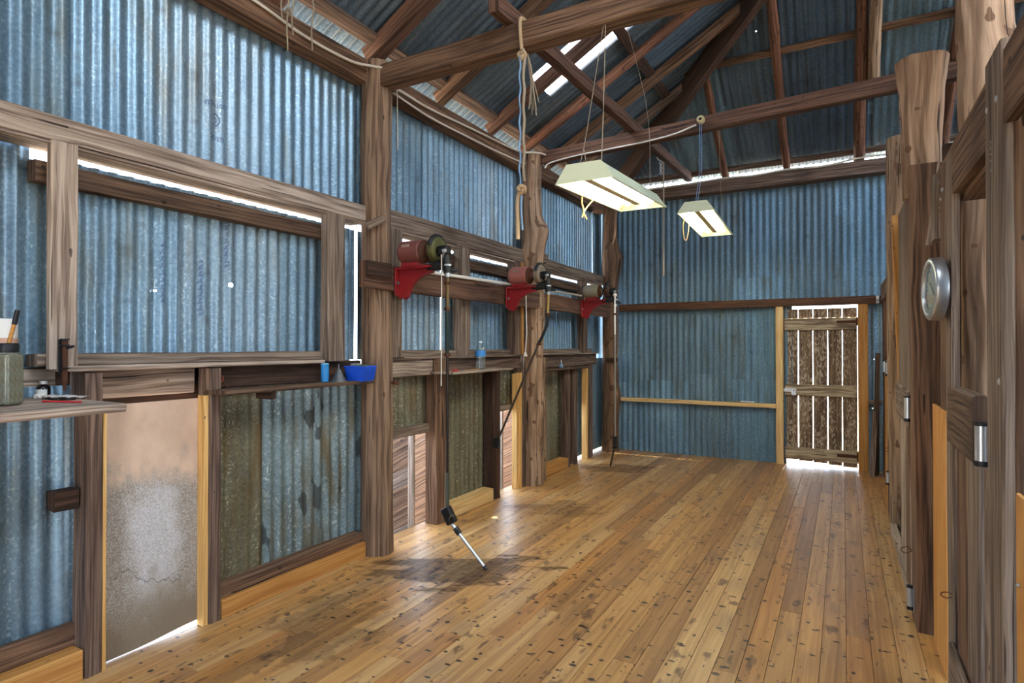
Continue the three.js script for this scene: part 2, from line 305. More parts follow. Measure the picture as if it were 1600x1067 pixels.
// ================================================================ floor of butted boards
const floor = setting('floor');
{
  const q = rng(77), W = 0.1085, x0 = -3.14, rows = 33;
  for (let k = 0; k < rows; k++) {
    const xa = x0 + k * W, xb = xa + W - 0.0016; let z = -8.42 - q() * 0.2; let first = true;
    while (z < 1.0) {
      let L = first ? 0.8 + q() * 2.6 : 1.3 + q() * 2.6; first = false; let ze = Math.min(1.0, z + L); if (1.0 - ze < 0.5) ze = 1.0;
      const top = -q() * 0.0016;
      const t = q(), mt = FLOOR[t < 0.3 ? 0 : t < 0.5 ? 1 : t < 0.65 ? 2 : t < 0.78 ? 3 : t < 0.92 ? 4 : 5];
      bar(floor, 'floor_board', mt, xa, xb, top - 0.022, top, z, ze - 0.0012, { rough: 0.0003, ch: 0.0012, seg: 1, ou: q() * 4, ov: q() });
      z = ze;
    }
  }
  bar(floor, 'subfloor', M.dark, -3.2, 5.2, -0.12, -0.026, -8.5, 1.0, { rough: 0, seg: 1 });
}

// ================================================================ left wall
const wl = setting('wall_left');
{
  // upper sheets, girt to plate
  const cuts = [1.0, 0.2, -0.62, -1.42, -1.75, -2.48, -3.28, -4.05, -4.85, -5.32, -6.1, -6.75, -7.3, -7.9];
  const mats = [M.zinc, M.zincB, M.zincC, M.zincB];
  for (let i = 0; i < cuts.length - 1; i++) leftSheet(wl, -3.14 + (i % 2) * 0.005, cuts[i] + 0.03, cuts[i] - cuts[i + 1] + 0.06, 2.402, 3.55, mats[i % 4], { phase: i * 1.3, sag: 0.003 });
  leftSheet(wl, -3.142, -7.985, 0.37, 2.40, 3.55, M.zincC, {}).rotateZ(0.028);
  // window-height sheets (a little further out, open along the top)
  const low = [[1.0, 0.42], [0.42, 0.1], [0.1, -0.2], [-0.2, -0.35], [-0.35, -1.20], [-1.20, -1.36], [-1.36, -1.92], [-1.92, -2.56], [-2.56, -3.262], [-3.28, -3.62], [-3.62, -4.337], [-4.347, -4.62], [-4.62, -5.4], [-5.4, -6.05], [-6.05, -6.8], [-6.8, -7.68]];
  low.forEach(([a, b], i) => { const holes = i === 7 ? [[0.305, 0.335, 0.45, 0.475]] : i === 6 ? [[0.44, 0.455, 0.39, 0.40]] : [];
    leftSheet(wl, -3.178 + (i % 2) * 0.005, a, a - b + ([8, 10].includes(i) ? 0 : 0.05), 1.40, (i === 4 ? 2.40 : i === 5 ? 2.34 : 2.366), [M.zincB, M.zinc, M.zincC][i % 3], { phase: i * 0.7, holes, sag: 0.004 }); });
  leftSheet(wl, -3.175, -7.715, 0.6, 1.40, 2.36, M.zincC, {});
  // lowest sheets behind the studs
  for (const [a, b, y0, y1, m] of [[1.0, 0.55, 0.1, 1.32, M.zincC], [0.55, -0.5, 0.1, 1.32, M.zincB], [-0.5, -1.44, 0.1, 1.32, M.zincB], [-2.03, -2.46, 0.08, 1.33, M.zincOld], [-2.45, -3.3, 0.08, 1.33, M.zincMid], [-3.32, -4.05, 0.80, 1.34, M.zincOld],
    [-4.1, -4.62, 0.06, 1.33, M.zincOld], [-4.61, -5.08, 0.06, 1.33, M.zincOld], [-5.06, -5.62, 0.86, 1.33, M.zincOld], [-5.6, -6.3, 0.06, 1.33, M.zincOld], [-6.29, -7.0, 0.06, 1.33, M.zincOld], [-6.98, -7.36, 0.74, 1.33, M.zincOld], [-7.36, -8.36, 0.02, 1.33, M.zincB]])
    leftSheet(wl, -3.125 + rr(-0.003, 0.003), a + 0.02, a - b + 0.04, y0, y1, m, { phase: a * 3 });
  // girts under the upper sheets, top plates
  for (const [a, b] of [[1.0, -0.74], [-0.9, -3.2], [-3.4, -5.7], [-5.85, -8.1]]) bar(wl, 'girt', a > -3.3 ? M.greyPale : M.grey, -3.13, -3.0, 2.398, 2.512 + (b < -5 && a > -5 ? 0.03 : 0), a, b, { rough: 0.008, ch: 0.006 });
  for (const [a, b] of [[1.0, -0.74], [-0.9, -3.2], [-3.4, -5.7], [-5.85, -8.1]]) bar(wl, 'soffit_strip', M.greyPale, -3.165, -3.005, 2.384, 2.397, a, b, { rough: 0.002, ch: 0.002 });
  for (const [a, b] of [[1.0, -0.74], [-0.9, -3.22], [-3.38, -5.68], [-5.84, -8.1]]) bar(wl, 'top_plate', M.brownWarm, -3.12, -2.99, 3.41, 3.565, a, b, { rough: 0.006 });
  // rails on the window-height sheets, with the sill rails below
  for (const [a, b] of [[-1.235, -2.95], [-3.55, -4.46], [-4.52, -5.62], [-5.9, -7.75]]) { bar(wl, 'rail', M.greyDark, -3.165, -3.09, 2.232, 2.325, a, b, { rough: 0.005 }); bar(wl, 'sill_rail', M.grey, -3.165, -3.06, 1.412, 1.466, a, b, { rough: 0.005 }); }
  // sill boards on edge, seen below the sill rails
  for (const [a, b, y0, x] of [[0.6, -1.34, 1.27, -3.15], [-1.4, -1.98, 1.25, -3.11], [-2.04, -3.2, 1.265, -3.05], [-3.42, -4.02, 1.265, -3.02], [-4.16, -5.62, 1.27, -3.04], [-5.86, -7.85, 1.25, -3.04]]) bar(wl, 'sill_board', a < -1.4 && a > -3.4 ? M.dark : a < -3.5 ? M.brown : M.greyPale, x - 0.04, x, y0, 1.398, a, b, { rough: 0.004 });
  for (const [a, b2] of [[1.0, -0.76], [-0.9, -3.2], [-3.42, -5.64], [-5.86, -8.0]]) bar(wl, 'added_light_stop', M.dark, -3.20, -3.152, 1.14, 1.40, a, b2, { rough: 0.003 });  // dark boards added to stop daylight in the gap below the sills
  bar(wl, 'sill', M.greyPale, -3.11, -2.985, 1.386, 1.412, -1.31, -2.8, { rough: 0.005, ch: 0.005 });
  bar(wl, 'sill', M.grey, -3.11, -2.99, 1.396, 1.414, -3.42, -5.62, { rough: 0.004 });
  bar(wl, 'sill', M.greyPale, -3.11, -2.98, 1.396, 1.416, -5.86, -7.8, { rough: 0.004 });
  // upper studs, rail to girt
  for (const [a, b, m, x0] of [[0.15, 0.03, M.grey, -3.09], [-1.256, -1.362, M.greyPale, -3.045], [-2.84, -2.995, M.grey, -3.075], [-3.42, -3.60, M.grey, -3.11], [-4.43, -4.56, M.grey, -3.10], [-5.42, -5.53, M.brown, -3.1], [-5.56, -5.61, M.pineOld, -3.06], [-7.3, -7.42, M.brown, -3.1]]) bar(wl, 'stud', m, x0, -2.995, 1.40, 2.40, a, b, { rough: 0.007, ch: 0.006 });
  // lower studs from floor to sill
  for (const [a, b, m, top, x0] of [[-0.05, -0.15, M.brown, 1.38, -3.1], [-1.392, -1.463, M.brown, 1.378, -3.105], [-1.992, -2.06, M.brown, 1.38, -3.09], [-4.03, -4.18, M.brownWarm, 1.398, -3.105], [-4.96, -5.09, M.dark, 1.27, -3.10], [-5.56, -5.63, M.brown, 1.27, -3.1], [-6.74, -6.82, M.brown, 1.25, -3.08], [-6.96, -7.05, M.brown, 1.25, -3.08], [-7.48, -7.58, M.brown, 1.25, -3.08]]) bar(wl, 'stud', m, x0, -2.985, 0, top, a, b, { rough: 0.006, ch: 0.006 });
  // new pine stops beside the let-go openings
  for (const [a, b, x0, x1, y1] of [[-1.466, -1.482, -3.07, -2.99, 1.20], [-1.962, -1.990, -3.050, -2.995, 1.235], [-5.455, -5.50, -3.06, -3.0, 1.21], [-5.515, -5.552, -3.05, -2.99, 1.22], [-7.36, -7.42, -3.06, -2.99, 1.23]]) bar(wl, 'pine_stop', M.pinePale, x0, x1, 0, y1, a, b, { rough: 0.001, ch: 0.002 });
  // cross rails over the openings
  bar(wl, 'cross_rail', M.grey, -3.12, -3.06, 0.775, 0.845, -3.4, -4.03, { rough: 0.005 }); bar(wl, 'cross_rail', M.grey, -3.12, -3.06, 0.835, 0.885, -5.09, -5.46, { rough: 0.005 });
  // the worn hardboard that closes the nearest opening
  { const w = 0.484, h = 1.215, g = new THREE.BoxGeometry(0.012, h, w, 1, 12, 6), u = g.attributes.uv, p = g.attributes.position; for (let i = 0; i < u.count; i++) u.setXY(i, 0.5 - p.getZ(i) / w, p.getY(i) / h + 0.5);
    const m = part(wl, 'hardboard_panel', g, M.hard, -3.06, 0.612, -1.730); for (let i = 0; i < p.count; i++) if (p.getY(i) < -0.6) p.setY(i, -0.607 + 0.02 * sst(0.1, -0.24, p.getZ(i))); m.userData.label = 'worn hardboard panel, pale above and rubbed grey below'; }
  // wool-shed bearer board that carries the machines, across the posts
  for (const [a, b] of [[-3.02, -5.36], [-5.37, -7.9]]) bar(wl, 'bearer_board', M.redBrown, -2.895, -2.85, 1.905, 2.085, a, b, { rough: 0.004, ch: 0.005 });
  bar(wl, 'nailing_block', M.dark, -3.10, -3.03, 0.77, 0.86, -1.29, -1.385, { rough: 0.006 });
  bar(wl, 'bearer_board', M.dark, -2.849, -2.825, 1.985, 2.09, -3.03, -3.28, { rough: 0.003 });
}
const trims = setting('baseboard_left');
for (const [a, b, y0, y1, x0, x1, m] of [[0.5, -1.385, 0, 0.135, -3.1, -2.985, M.pineOld], [0.5, -1.40, 0.135, 0.235, -3.12, -3.07, M.brownWarm], [-2.065, -3.19, 0, 0.10, -3.1, -2.985, M.pineOld], [-2.065, -3.19, 0.10, 0.165, -3.105, -3.01, M.brownWarm], [-4.185, -4.955, 0, 0.115, -3.11, -2.985, M.pine], [-5.86, -6.76, 0, 0.12, -3.11, -2.985, M.pineOld]])
  bar(trims, 'bottom_plate', m, x0, x1, y0, y1, a, b, { rough: 0.003, ch: 0.004 });

// let-go chutes outside the openings: a boarded side sloping down and an iron slide
function chute(z, label) {
  const t = thing('sheep_chute', label, 'chute', [-3.215, 0, z]);
  for (let k = -2; k < 6; k++) beam(t, 'board', [M.brownWarm, M.grey, M.brownWarm][(k + 2) % 3], [0.01, 0.085 + k * 0.166, 0], [-1.5, 0.096 + k * 0.166 - 0.78, rr(-0.006, 0.006)], 0.022, 0.142, { rough: 0.002 });
  for (let k = 0; k < 6; k++) beam(t, 'board', M.brownWarm, [0.01, -0.05 + k * 0.20, 0.545], [-1.5, -0.05 + k * 0.20 - 0.78, 0.545], 0.022, 0.165, { seg: 1 });  // hidden near side, added to shade the boards seen in the opening
  bar(t, 'side_post', M.greyPale, 0.0, 0.06, -0.85, 1.0, 0.014, 0.04, { rough: 0.004 });
  const s = sheetGeo(0.5, 1.7, { amp: 0, hseg: 1, sag: 0 }); const m = part(t, 'slide', s, M.zinc, -0.01, -0.04, 0.46); m.quaternion.setFromRotationMatrix(basis(V(0, 0, -1), V(-0.88, -0.475, 0), V(-0.475, 0.88, 0)));
}
chute(-3.975, 'pale sloping boards of the chute seen through the opening beside the nearest thick log post');
chute(-5.46, 'pale sloping chute boards seen in the opening left of the two pine strips');
chute(-7.36, 'pale chute boards in the far narrow opening near the end wall');

// ================================================================ back wall with its plank door
const wb = setting('wall_back');
{
  const up = [[-3.32, 0.97], [-2.37, 0.62], [-1.77, 0.66], [-1.13, 0.5]];
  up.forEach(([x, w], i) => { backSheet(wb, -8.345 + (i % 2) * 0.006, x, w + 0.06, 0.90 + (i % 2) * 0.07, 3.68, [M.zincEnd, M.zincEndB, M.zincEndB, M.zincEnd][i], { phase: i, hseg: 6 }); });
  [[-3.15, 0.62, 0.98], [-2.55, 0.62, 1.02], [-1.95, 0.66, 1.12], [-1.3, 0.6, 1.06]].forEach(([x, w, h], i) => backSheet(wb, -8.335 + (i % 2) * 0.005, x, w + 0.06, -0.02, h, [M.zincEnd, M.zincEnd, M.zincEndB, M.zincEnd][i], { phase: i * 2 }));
  backSheet(wb, -8.32, -1.28, 0.6, 2.08, 2.40, M.zincEnd, { sag: 0.001 });
  [[-0.66, 0.66, 2.05], [-0.08, 0.6, 2.05]].forEach(([x, w, y], i) => backSheet(wb, -8.338 + i * 0.005, x, w, y, 3.68, [M.zincEndB, M.zincEnd][i], {}));
  const nail = [[0.06, 0.068, 0.40, 0.408], [0.075, 0.085, 0.98, 0.99], [0.065, 0.073, 1.36, 1.368], [0.05, 0.057, 0.77, 0.777]];
  backSheet(wb, -8.34, 0.25, 0.42, -0.02, 2.1, M.zincC, { holes: nail });
  backSheet(wb, -8.342, 0.44, 0.42, 2.05, 3.68, M.zincC, {});
  for (let i = 0; i < 6; i++) backSheet(wb, -8.34 + (i % 2) * 0.005, 0.66 + i * 0.78, 0.8, -0.02, 3.68, M.zincC, {});
  bar(wb, 'girt', M.girtBrown, -2.84, 0.335, 2.008, 2.106, -8.325, -8.235, { rough: 0.004, seg: 6 });
  bar(wb, 'girt', M.dark, 0.34, 5.1, 2.0, 2.1, -8.325, -8.24, { rough: 0.004 });
  bar(wb, 'rail', M.pine, -2.84, -0.757, 0.708, 0.760, -8.325, -8.255, { rough: 0.003, seg: 5 });
  bar(wb, 'rail', M.grey, 0.265, 0.4, 0.8, 0.86, -8.325, -8.28, {});
  bar(wb, 'top_plate', M.brown, -3.0, 5.1, 3.55, 3.715, -8.325, -8.17, { rough: 0.006 });
  bar(wb, 'door_jamb', M.pine, -0.757, -0.672, 0, 2.008, -8.36, -8.25, { rough: 0.002, ch: 0.003 });
  bar(wb, 'door_jamb', M.pineOld, 0.152, 0.258, 0, 2.008, -8.36, -8.25, { rough: 0.002, ch: 0.003 });
}
const door = setting('door_1');
{
  const xs = [[-0.664, -0.508], [-0.497, -0.341], [-0.331, -0.178], [-0.168, -0.019], [-0.009, 0.145]], foot = [0.062, 0.052, 0.044, 0.032, 0.02];
  xs.forEach(([a, b], i) => bar(door, 'plank', M.paint, a, b, foot[i], 1.972, -8.36, -8.335, { rough: 0.0035, ch: 0.004 }));
  for (const [y0, y1, x0, x1] of [[1.70, 1.855, -0.66, 0.145], [0.875, 1.02, -0.655, 0.14], [0.075, 0.225, -0.655, 0.155]]) bar(door, 'ledge', M.ledge, x0, x1, y0, y1, -8.335, -8.308, { rough: 0.005, ch: 0.006 });
  for (const y of [1.80, 0.16]) { const h = part(door, 'hinge', merge(rodC([0, -0.05, 0], [0, 0.05, 0], 0.013), rbox(0.22, 0.035, 0.006, 0.002, -0.11, 0, 0)), M.rust, 0.147, y, -8.302); h.userData.label = 'rusty strap hinge'; }
  const b = part(door, 'bolt', merge(rbox(0.14, 0.045, 0.008, 0.002), rodC([-0.13, 0.005, 0.012], [0.08, 0.005, 0.012], 0.008), rbox(0.022, 0.06, 0.02, 0.003, 0.03, -0.02, 0.012), rbox(0.05, 0.05, 0.012, 0.003, 0.05, -0.04, 0.006)), M.steel, -0.60, 0.945, -8.298); b.userData.label = 'galvanised door bolt';
}

// ================================================================ roof
const roof = setting('ceiling');
const yL = (x) => 3.66 + 0.577 * (x + 3);                // underside of the rafters, left slope
const yB = (z) => 3.72 + 0.65 * (z + 8.2);               // back slope
const hipX = (z) => (0.65 * (z + 8.2) + 0.06) / 0.577 - 3;
const cL = Math.cos(Math.atan(0.577)), sL = Math.sin(Math.atan(0.577)), cB = Math.cos(Math.atan(0.65)), sB = Math.sin(Math.atan(0.65));
const ROOF_UP = 0.165, SKYLIGHT = plain(0xf4f8fc, 1, 0, { transmission: 0.85, thickness: 0 });
{
  const nl = V(-sL, cL, 0), nb = V(0, cB, -sB);
  // left slope sheets, run of the corrugations up the slope
  const qL = basis(V(0, 0, -1), V(cL, sL, 0), V(sL, -cL, 0));
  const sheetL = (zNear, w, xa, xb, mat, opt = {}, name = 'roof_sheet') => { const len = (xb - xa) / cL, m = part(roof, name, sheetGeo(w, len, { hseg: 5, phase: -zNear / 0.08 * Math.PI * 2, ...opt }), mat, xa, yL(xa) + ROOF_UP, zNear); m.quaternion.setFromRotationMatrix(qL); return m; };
  const cuts = [1.2, 0.5, -0.2, -0.92, -1.64, -2.34, -3.0, -3.6, -4.22, -4.80, -5.44, -6.0, -6.7, -7.4, -8.1, -8.75];
  for (let i = 0; i < cuts.length - 1; i++) {
    const a = cuts[i] + 0.02, w = cuts[i] - cuts[i + 1] + 0.05, top = Math.min(1.02, hipX((cuts[i] + cuts[i + 1]) / 2) + 0.35), m = [M.zincRoof, M.zincRoofB][i % 2];
    if (cuts[i] === 1.2 || cuts[i] === 0.5 || cuts[i] === -0.2) { sheetL(a, w, -3.5, -0.35, m); sheetL(a, w, -0.40, 1.0, SKYLIGHT, {}, 'skylight_sheet').userData.label = 'translucent roof sheet'; continue; }
    if (i === 9) { sheetL(a, w, -3.5, -2.60, m); sheetL(a, w, -1.70, 1.02, m); sheetL(-4.70, 0.30, -2.65, -1.6, m, { holes: [[0.166, 0.206, 0.437, 0.477]] }); sheetL(-4.95, 0.515, -2.66, -1.66, SKYLIGHT, {}, 'skylight_sheet').userData.label = 'translucent roof sheet'; continue; }
    const holes = [];
    if (top > -3.3) sheetL(a, w, -3.5, Math.max(top, -3.0), m, { holes });
  }
  // back slope sheets
  const qB = basis(V(1, 0, 0), V(0, sB, cB), V(0, -cB, sB));
  for (let i = 0; i < 12; i++) {
    const x = -3.5 + i * 0.75, za = -8.335, xm = x + 0.37, zb = xm < 1 ? -8.2 + (0.577 * (xm + 3) - 0.06) / 0.65 + 0.35 : -4.6; if (zb < za + 0.3) continue;
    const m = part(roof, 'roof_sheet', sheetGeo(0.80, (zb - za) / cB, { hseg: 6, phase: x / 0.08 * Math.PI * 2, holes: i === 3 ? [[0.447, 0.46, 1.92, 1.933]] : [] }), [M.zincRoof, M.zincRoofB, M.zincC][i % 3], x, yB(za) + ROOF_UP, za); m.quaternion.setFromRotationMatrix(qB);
  }
  // right slope, out of sight
  const qR = basis(V(0, 0, 1), V(-cL, sL, 0), V(-sL, -cL, 0));
  for (let i = 0; i < 4; i++) { const m = part(roof, 'roof_sheet', sheetGeo(1.56, 4.6 / cL, { hseg: 2 }), M.zincRoof, 5.58, yL(1) + ROOF_UP - 0.577 * 4.58, -4.95 + i * 1.5); m.quaternion.setFromRotationMatrix(qR); if (i === 2) { m.geometry = sheetGeo(1.56, 3.0 / cL, { hseg: 2 }); const k = part(roof, 'skylight_sheet', sheetGeo(1.54, 1.6 / cL, { hseg: 2 }), SKYLIGHT, 2.6, yL(1) + ROOF_UP - 0.577 * 1.6, -1.95); k.quaternion.setFromRotationMatrix(qR); k.userData.label = 'translucent roof sheet'; }
    if (i === 3) { m.geometry = sheetGeo(1.56, 3.0 / cL, { hseg: 2 }); const k = part(roof, 'skylight_sheet', sheetGeo(1.56, 1.6 / cL, { hseg: 2 }), SKYLIGHT, 2.6, yL(1) + ROOF_UP - 0.577 * 1.6, -0.45); k.quaternion.setFromRotationMatrix(qR); k.userData.label = 'translucent roof sheet'; } }
  // rafters, left slope
  const rafL = (z, w, h, mat, xb, opt) => beam(roof, 'rafter', mat, [-3.1, yL(-3.1) + 0.06, z], [xb, yL(xb) + 0.06, z], w, h, { seg: 10, ...opt });
  for (const z of [0.3, -0.6, -1.5]) rafL(z, 0.07, 0.11, M.redBrown, 1.0);
  rafL(-3.34, 0.115, 0.12, M.redBrown, 1.0, { rough: 0.004 });
  rafL(-4.2, 0.09, 0.11, M.brownWarm, 1.0, { rough: 0.008 });
  rafL(-5.05, 0.075, 0.11, M.redBrown, 0.7, { rough: 0.004 });
  rafL(-6.36, 0.075, 0.10, M.brownWarm, hipX(-6.36) + 0.02, { rough: 0.007 });
  rafL(-6.98, 0.06, 0.09, M.brown, hipX(-6.98), {});
  const rl = (z, xb, r, seed) => { const len = (xb + 3.1) / cL, g = logGeo([[0, r * 1.08], [len * 0.5, r], [len, r * 0.92]], { seed, na: 14, ny: 22, rough: 0.22 }); g.applyMatrix4(basis(V(sL, -cL, 0), V(cL, sL, 0), V(0, 0, 1))); return part(roof, 'rafter', g, M.redLog, -3.1, yL(-3.1) + 0.06, z); };
  M.redLog = material(T.log, 1.4, 0.7, { color: 0xb08874, bump: 0.008, rough: 0.9 });
  rl(-5.76, hipX(-5.76), 0.052, 61); rl(-2.45, 1.0, 0.085, 62).userData.label = 'round rafter with bark left on';
  // hip and ridge
  beam(roof, 'hip_rafter', M.dark, [-3.02, 3.62, -8.22], [1.0, 5.97, -4.74], 0.10, 0.24, { seg: 10, rough: 0.006 });
  beam(roof, 'ridge_board', M.dark, [1, 6.0, -4.74], [1, 6.0, 1.1], 0.05, 0.2, {});
  // rafters, back slope
  for (const [x, r, s] of [[-1.36, 0.045, 71], [-0.62, 0.05, 72], [0.17, 0.055, 73], [0.98, 0.05, 74], [1.9, 0.05, 75]]) {
    const zt = x < 1 ? -8.2 + (0.577 * (x + 3) - 0.06) / 0.65 : -4.8, len = (zt + 8.3) / cB, g = logGeo([[0, r], [len * 0.45, r * 0.95], [len, r * 0.9]], { seed: s, na: 12, ny: 22, rough: 0.25, flat: [[0, -1, r * 0.8]] });
    g.applyMatrix4(basis(V(1, 0, 0), V(0, sB, cB), V(0, -cB, sB))); part(roof, 'rafter', g, M.redLog, x, yB(-8.3) + 0.05, -8.3);
  }
  { const len = 1.45, g = logGeo([[0, 0.055], [0.9, 0.055], [len, 0.008]], { seed: 77, na: 12, ny: 16, rough: 0.25 }); g.applyMatrix4(basis(V(1, 0, 0), V(0, sB, cB), V(0, -cB, sB))); part(roof, 'rafter_splice', g, M.log, 0.285, yB(-7.35) + 0.02, -7.35); }
  // battens under the sheets
  const batL = (x, zb, w, h, mat) => { const m = beam(roof, 'batten', mat, [x, yL(x) + ROOF_UP - 0.05, 1.1], [x, yL(x) + ROOF_UP - 0.05, zb], w, h, { up: nl.toArray(), rough: 0.004 }); return m; };
  batL(-3.02, -8.4, 0.10, 0.05, M.brown); batL(-1.82, -7.1, 0.10, 0.05, M.dark); batL(-0.5, -5.95, 0.08, 0.05, M.dark); batL(0.6, -5.0, 0.08, 0.05, M.dark);
  const batB = (z, xa, xb, w, mat) => beam(roof, 'batten', mat, [xa, yB(z) + ROOF_UP - 0.045, z], [xb, yB(z) + ROOF_UP - 0.045, z], w, 0.05, { up: nb.toArray(), rough: 0.006, seg: 16 });
  batB(-8.2, -3.2, 5.2, 0.06, M.brown); batB(-6.92, -1.6, 5.2, 0.07, M.brownWarm); batB(-5.7, -0.2, 5.2, 0.07, M.brownWarm);
  // wind brace lying on the tie beams
  beam(roof, 'wind_brace', M.redBrown, [-1.845, 3.585, -3.06], [-1.83, 3.80, -8.22], 0.075, 0.105, { rough: 0.003 });
}

// ================================================================ outer walls of the pens side, open to the day
const wr = setting('wall_far_right');
{
  for (const [a, b, y0, y1] of [[-8.4, -3.0, -0.1, 3.35], [-3.0, -2.0, -0.1, 3.35], [-2.0, 0.4, -0.1, 1.0], [-2.0, 0.4, 2.8, 3.35], [0.4, 1.0, -0.1, 3.35]]) bar(wr, 'outer_sheet', M.zincC, 5.15, 5.2, y0, y1, a, b, { rough: 0, ch: 0.002, seg: 1 });
}
const wf = setting('wall_front');
for (const [a, b, y0, y1] of [[-3.2, -3.0, -0.1, 3.7], [-3.0, -2.0, -0.1, 3.7], [-2.0, -1.1, 2.05, 3.7], [-1.1, 2.0, -0.1, 3.7], [2.0, 5.2, -0.1, 3.7]]) bar(wf, 'outer_sheet', M.zincC, a, b, y0, y1, 1.02, 1.07, { rough: 0, ch: 0.002, seg: 1 });
{ const s = new THREE.Shape([[-3.2, 3.6], [1, 6.1], [5.2, 3.6]].map((p) => new THREE.Vector2(...p))); part(wf, 'gable', new THREE.ExtrudeGeometry(s, { depth: 0.04, bevelEnabled: false }), M.zincC, 0, 0, 1.03); }

// ================================================================ log posts and tie beams
{
  const a = thing('log_pillar', 'thick smooth log post with a dark foot, standing by the shelf with the blue tub', 'post', [-2.985, 0, -3.30]);
  part(a, 'trunk', logGeo([[-0.02, 0.118], [0.5, 0.114], [1.4, 0.113], [1.9, 0.110], [2.5, 0.108, -0.01], [3.0, 0.112, -0.012], [3.57, 0.108, -0.005]], { seed: 11, rough: 0.05, knots: [[2.83, 0.5, 0.02, 0.08], [0.98, 0.4, 0.008, 0.07]], ny: 40 }), M.logSmooth);
  const k = part(a, 'dowel', timberGeo(0.13, 0.045, 0.05, { seg: 1 }), M.grey, 0.09, 2.38, 0.115); k.rotation.set(0.2, 0.9, 0.35); k.userData.label = 'short squared peg';
  part(a, 'bolt_head', merge(rodC([0, 0, 0], [0.05, 0, 0], 0.012), rodC([0.04, 0, 0], [0.055, 0, 0], 0.022, 0.022, 6)), M.rust, 0.10, 1.235, -0.04);
  const b = thing('log_pillar', 'weathered knobbly log post beside the two pale pine strips', 'post', [-2.955, 0, -5.745]);
  part(b, 'trunk', logGeo([[-0.02, 0.122], [0.6, 0.118], [1.3, 0.112], [1.8, 0.108, 0.01], [2.3, 0.105, 0, 0.01], [2.7, 0.125, 0.012], [2.95, 0.108, -0.015], [3.25, 0.098, -0.02], [3.6, 0.10, -0.01]], { seed: 23, rough: 0.16, ny: 60, na: 36, knots: [[2.76, 0.2, 0.05, 0.10], [2.5, 1.9, 0.035, 0.09], [0.85, -0.9, 0.05, 0.12], [2.95, 3.0, 0.04, 0.07]] }), M.logPale);
  const s = part(b, 'split_slab', timberGeo(1.36, 0.05, 0.06, { rough: 0.012 }), M.log, 0.06, 0.70, -0.115); s.rotation.z = Math.PI / 2;
  part(b, 'block', timberGeo(0.12, 0.07, 0.09, { seg: 1 }), M.grey, 0.05, 2.47, -0.12).rotation.y = 1.2;
  const c = thing('log_pillar', 'dark log post in the far left corner of the shed', 'post', [-2.93, 0, -8.12]);
  part(c, 'trunk', logGeo([[-0.02, 0.115], [0.8, 0.12], [1.4, 0.105], [2.2, 0.10], [2.7, 0.12, 0.02], [3.1, 0.10], [3.6, 0.10]], { seed: 37, rough: 0.12, knots: [[0.75, 0.1, 0.04, 0.12], [2.75, 0.3, 0.05, 0.15]] }), M.logDark);
  part(c, 'stub', timberGeo(0.16, 0.06, 0.055, { seg: 1 }), M.dark, 0.06, 1.31, 0.10);
  const p = thing('log_pillar', 'log post out of which the near left wall starts', 'post', [-2.985, 0, -0.82]);
  part(p, 'trunk', logGeo([[-0.02, 0.118], [1.4, 0.112], [3.57, 0.106]], { seed: 41, rough: 0.06 }), M.log);

  const A = thing('log_pillar', 'flaky barked log post with a flat sawn top on a squared foot', 'post', [0.372, 0, -3.87]);
  part(A, 'trunk', logGeo([[2.30, 0.088], [2.6, 0.092], [2.85, 0.102], [2.98, 0.116], [3.045, 0.124]], { seed: 52, rough: 0.1, ny: 30 }), M.logPale);
  part(A, 'hewn_foot', (() => { const g = timberGeo(2.46, 0.23, 0.128, { rough: 0.006, ch: 0.006, seg: 8 }); g.applyMatrix4(basis(V(0, 1, 0), V(-1, 0, 0), V(0, 0, 1))); return g; })(), M.brownWarm, 0.012, 1.23, 0.0).rotation.z = 0.008;
  const B = thing('log_pillar', 'tallest pale log post with a big scarred knot, rising out of the picture', 'post', [0.552, 0, -3.32]);
  part(B, 'trunk', logGeo([[0, 0.09], [2.0, 0.09], [2.4, 0.092], [2.72, 0.105, 0.012], [2.9, 0.106], [3.37, 0.096]], { seed: 58, rough: 0.07, ny: 44, na: 36, knots: [[2.62, 1.3, 0.045, 0.14], [2.72, 0.2, 0.03, 0.09]] }), M.logPale);
  const D = thing('log_pillar', 'shorter barked log post standing behind the flat-topped one', 'post', [0.42, 0, -5.82]);
  part(D, 'trunk', logGeo([[0, 0.09], [1.6, 0.088, -0.02], [2.4, 0.098, -0.01], [3.0, 0.105], [3.22, 0.10]], { seed: 64, rough: 0.1 }), M.log);

  const t1 = thing('tie_beam', 'near squared tie beam that the rope hangs from', 'beam', [-2.9, 3.455, -3.30]);
  part(t1, 'timber', timberGeo(8.0, 0.13, 0.155, { seg: 16, rough: 0.006, ch: 0.008 }), M.brownWarm, 4.0, 0, 0);
  const t2 = thing('tie_beam', 'farther tie beam with a white cable along its lower edge', 'beam', [-2.86, 3.55, -5.80]);
  const t2m = part(t2, 'timber', timberGeo(7.9, 0.10, 0.135, { seg: 16, rough: 0.004, ch: 0.006 }), M.redBrown, 3.95, 0.145, 0); t2m.rotation.z = 0.037;
  for (const [i, z] of [[0, -0.82]]) { const t = thing('tie_beam', 'squared tie beam just over the viewer', 'beam', [-2.9, 3.455, z]); part(t, 'timber', timberGeo(8.0, 0.12, 0.15, { seg: 6 }), M.brownWarm, 4, 0, 0); }
}

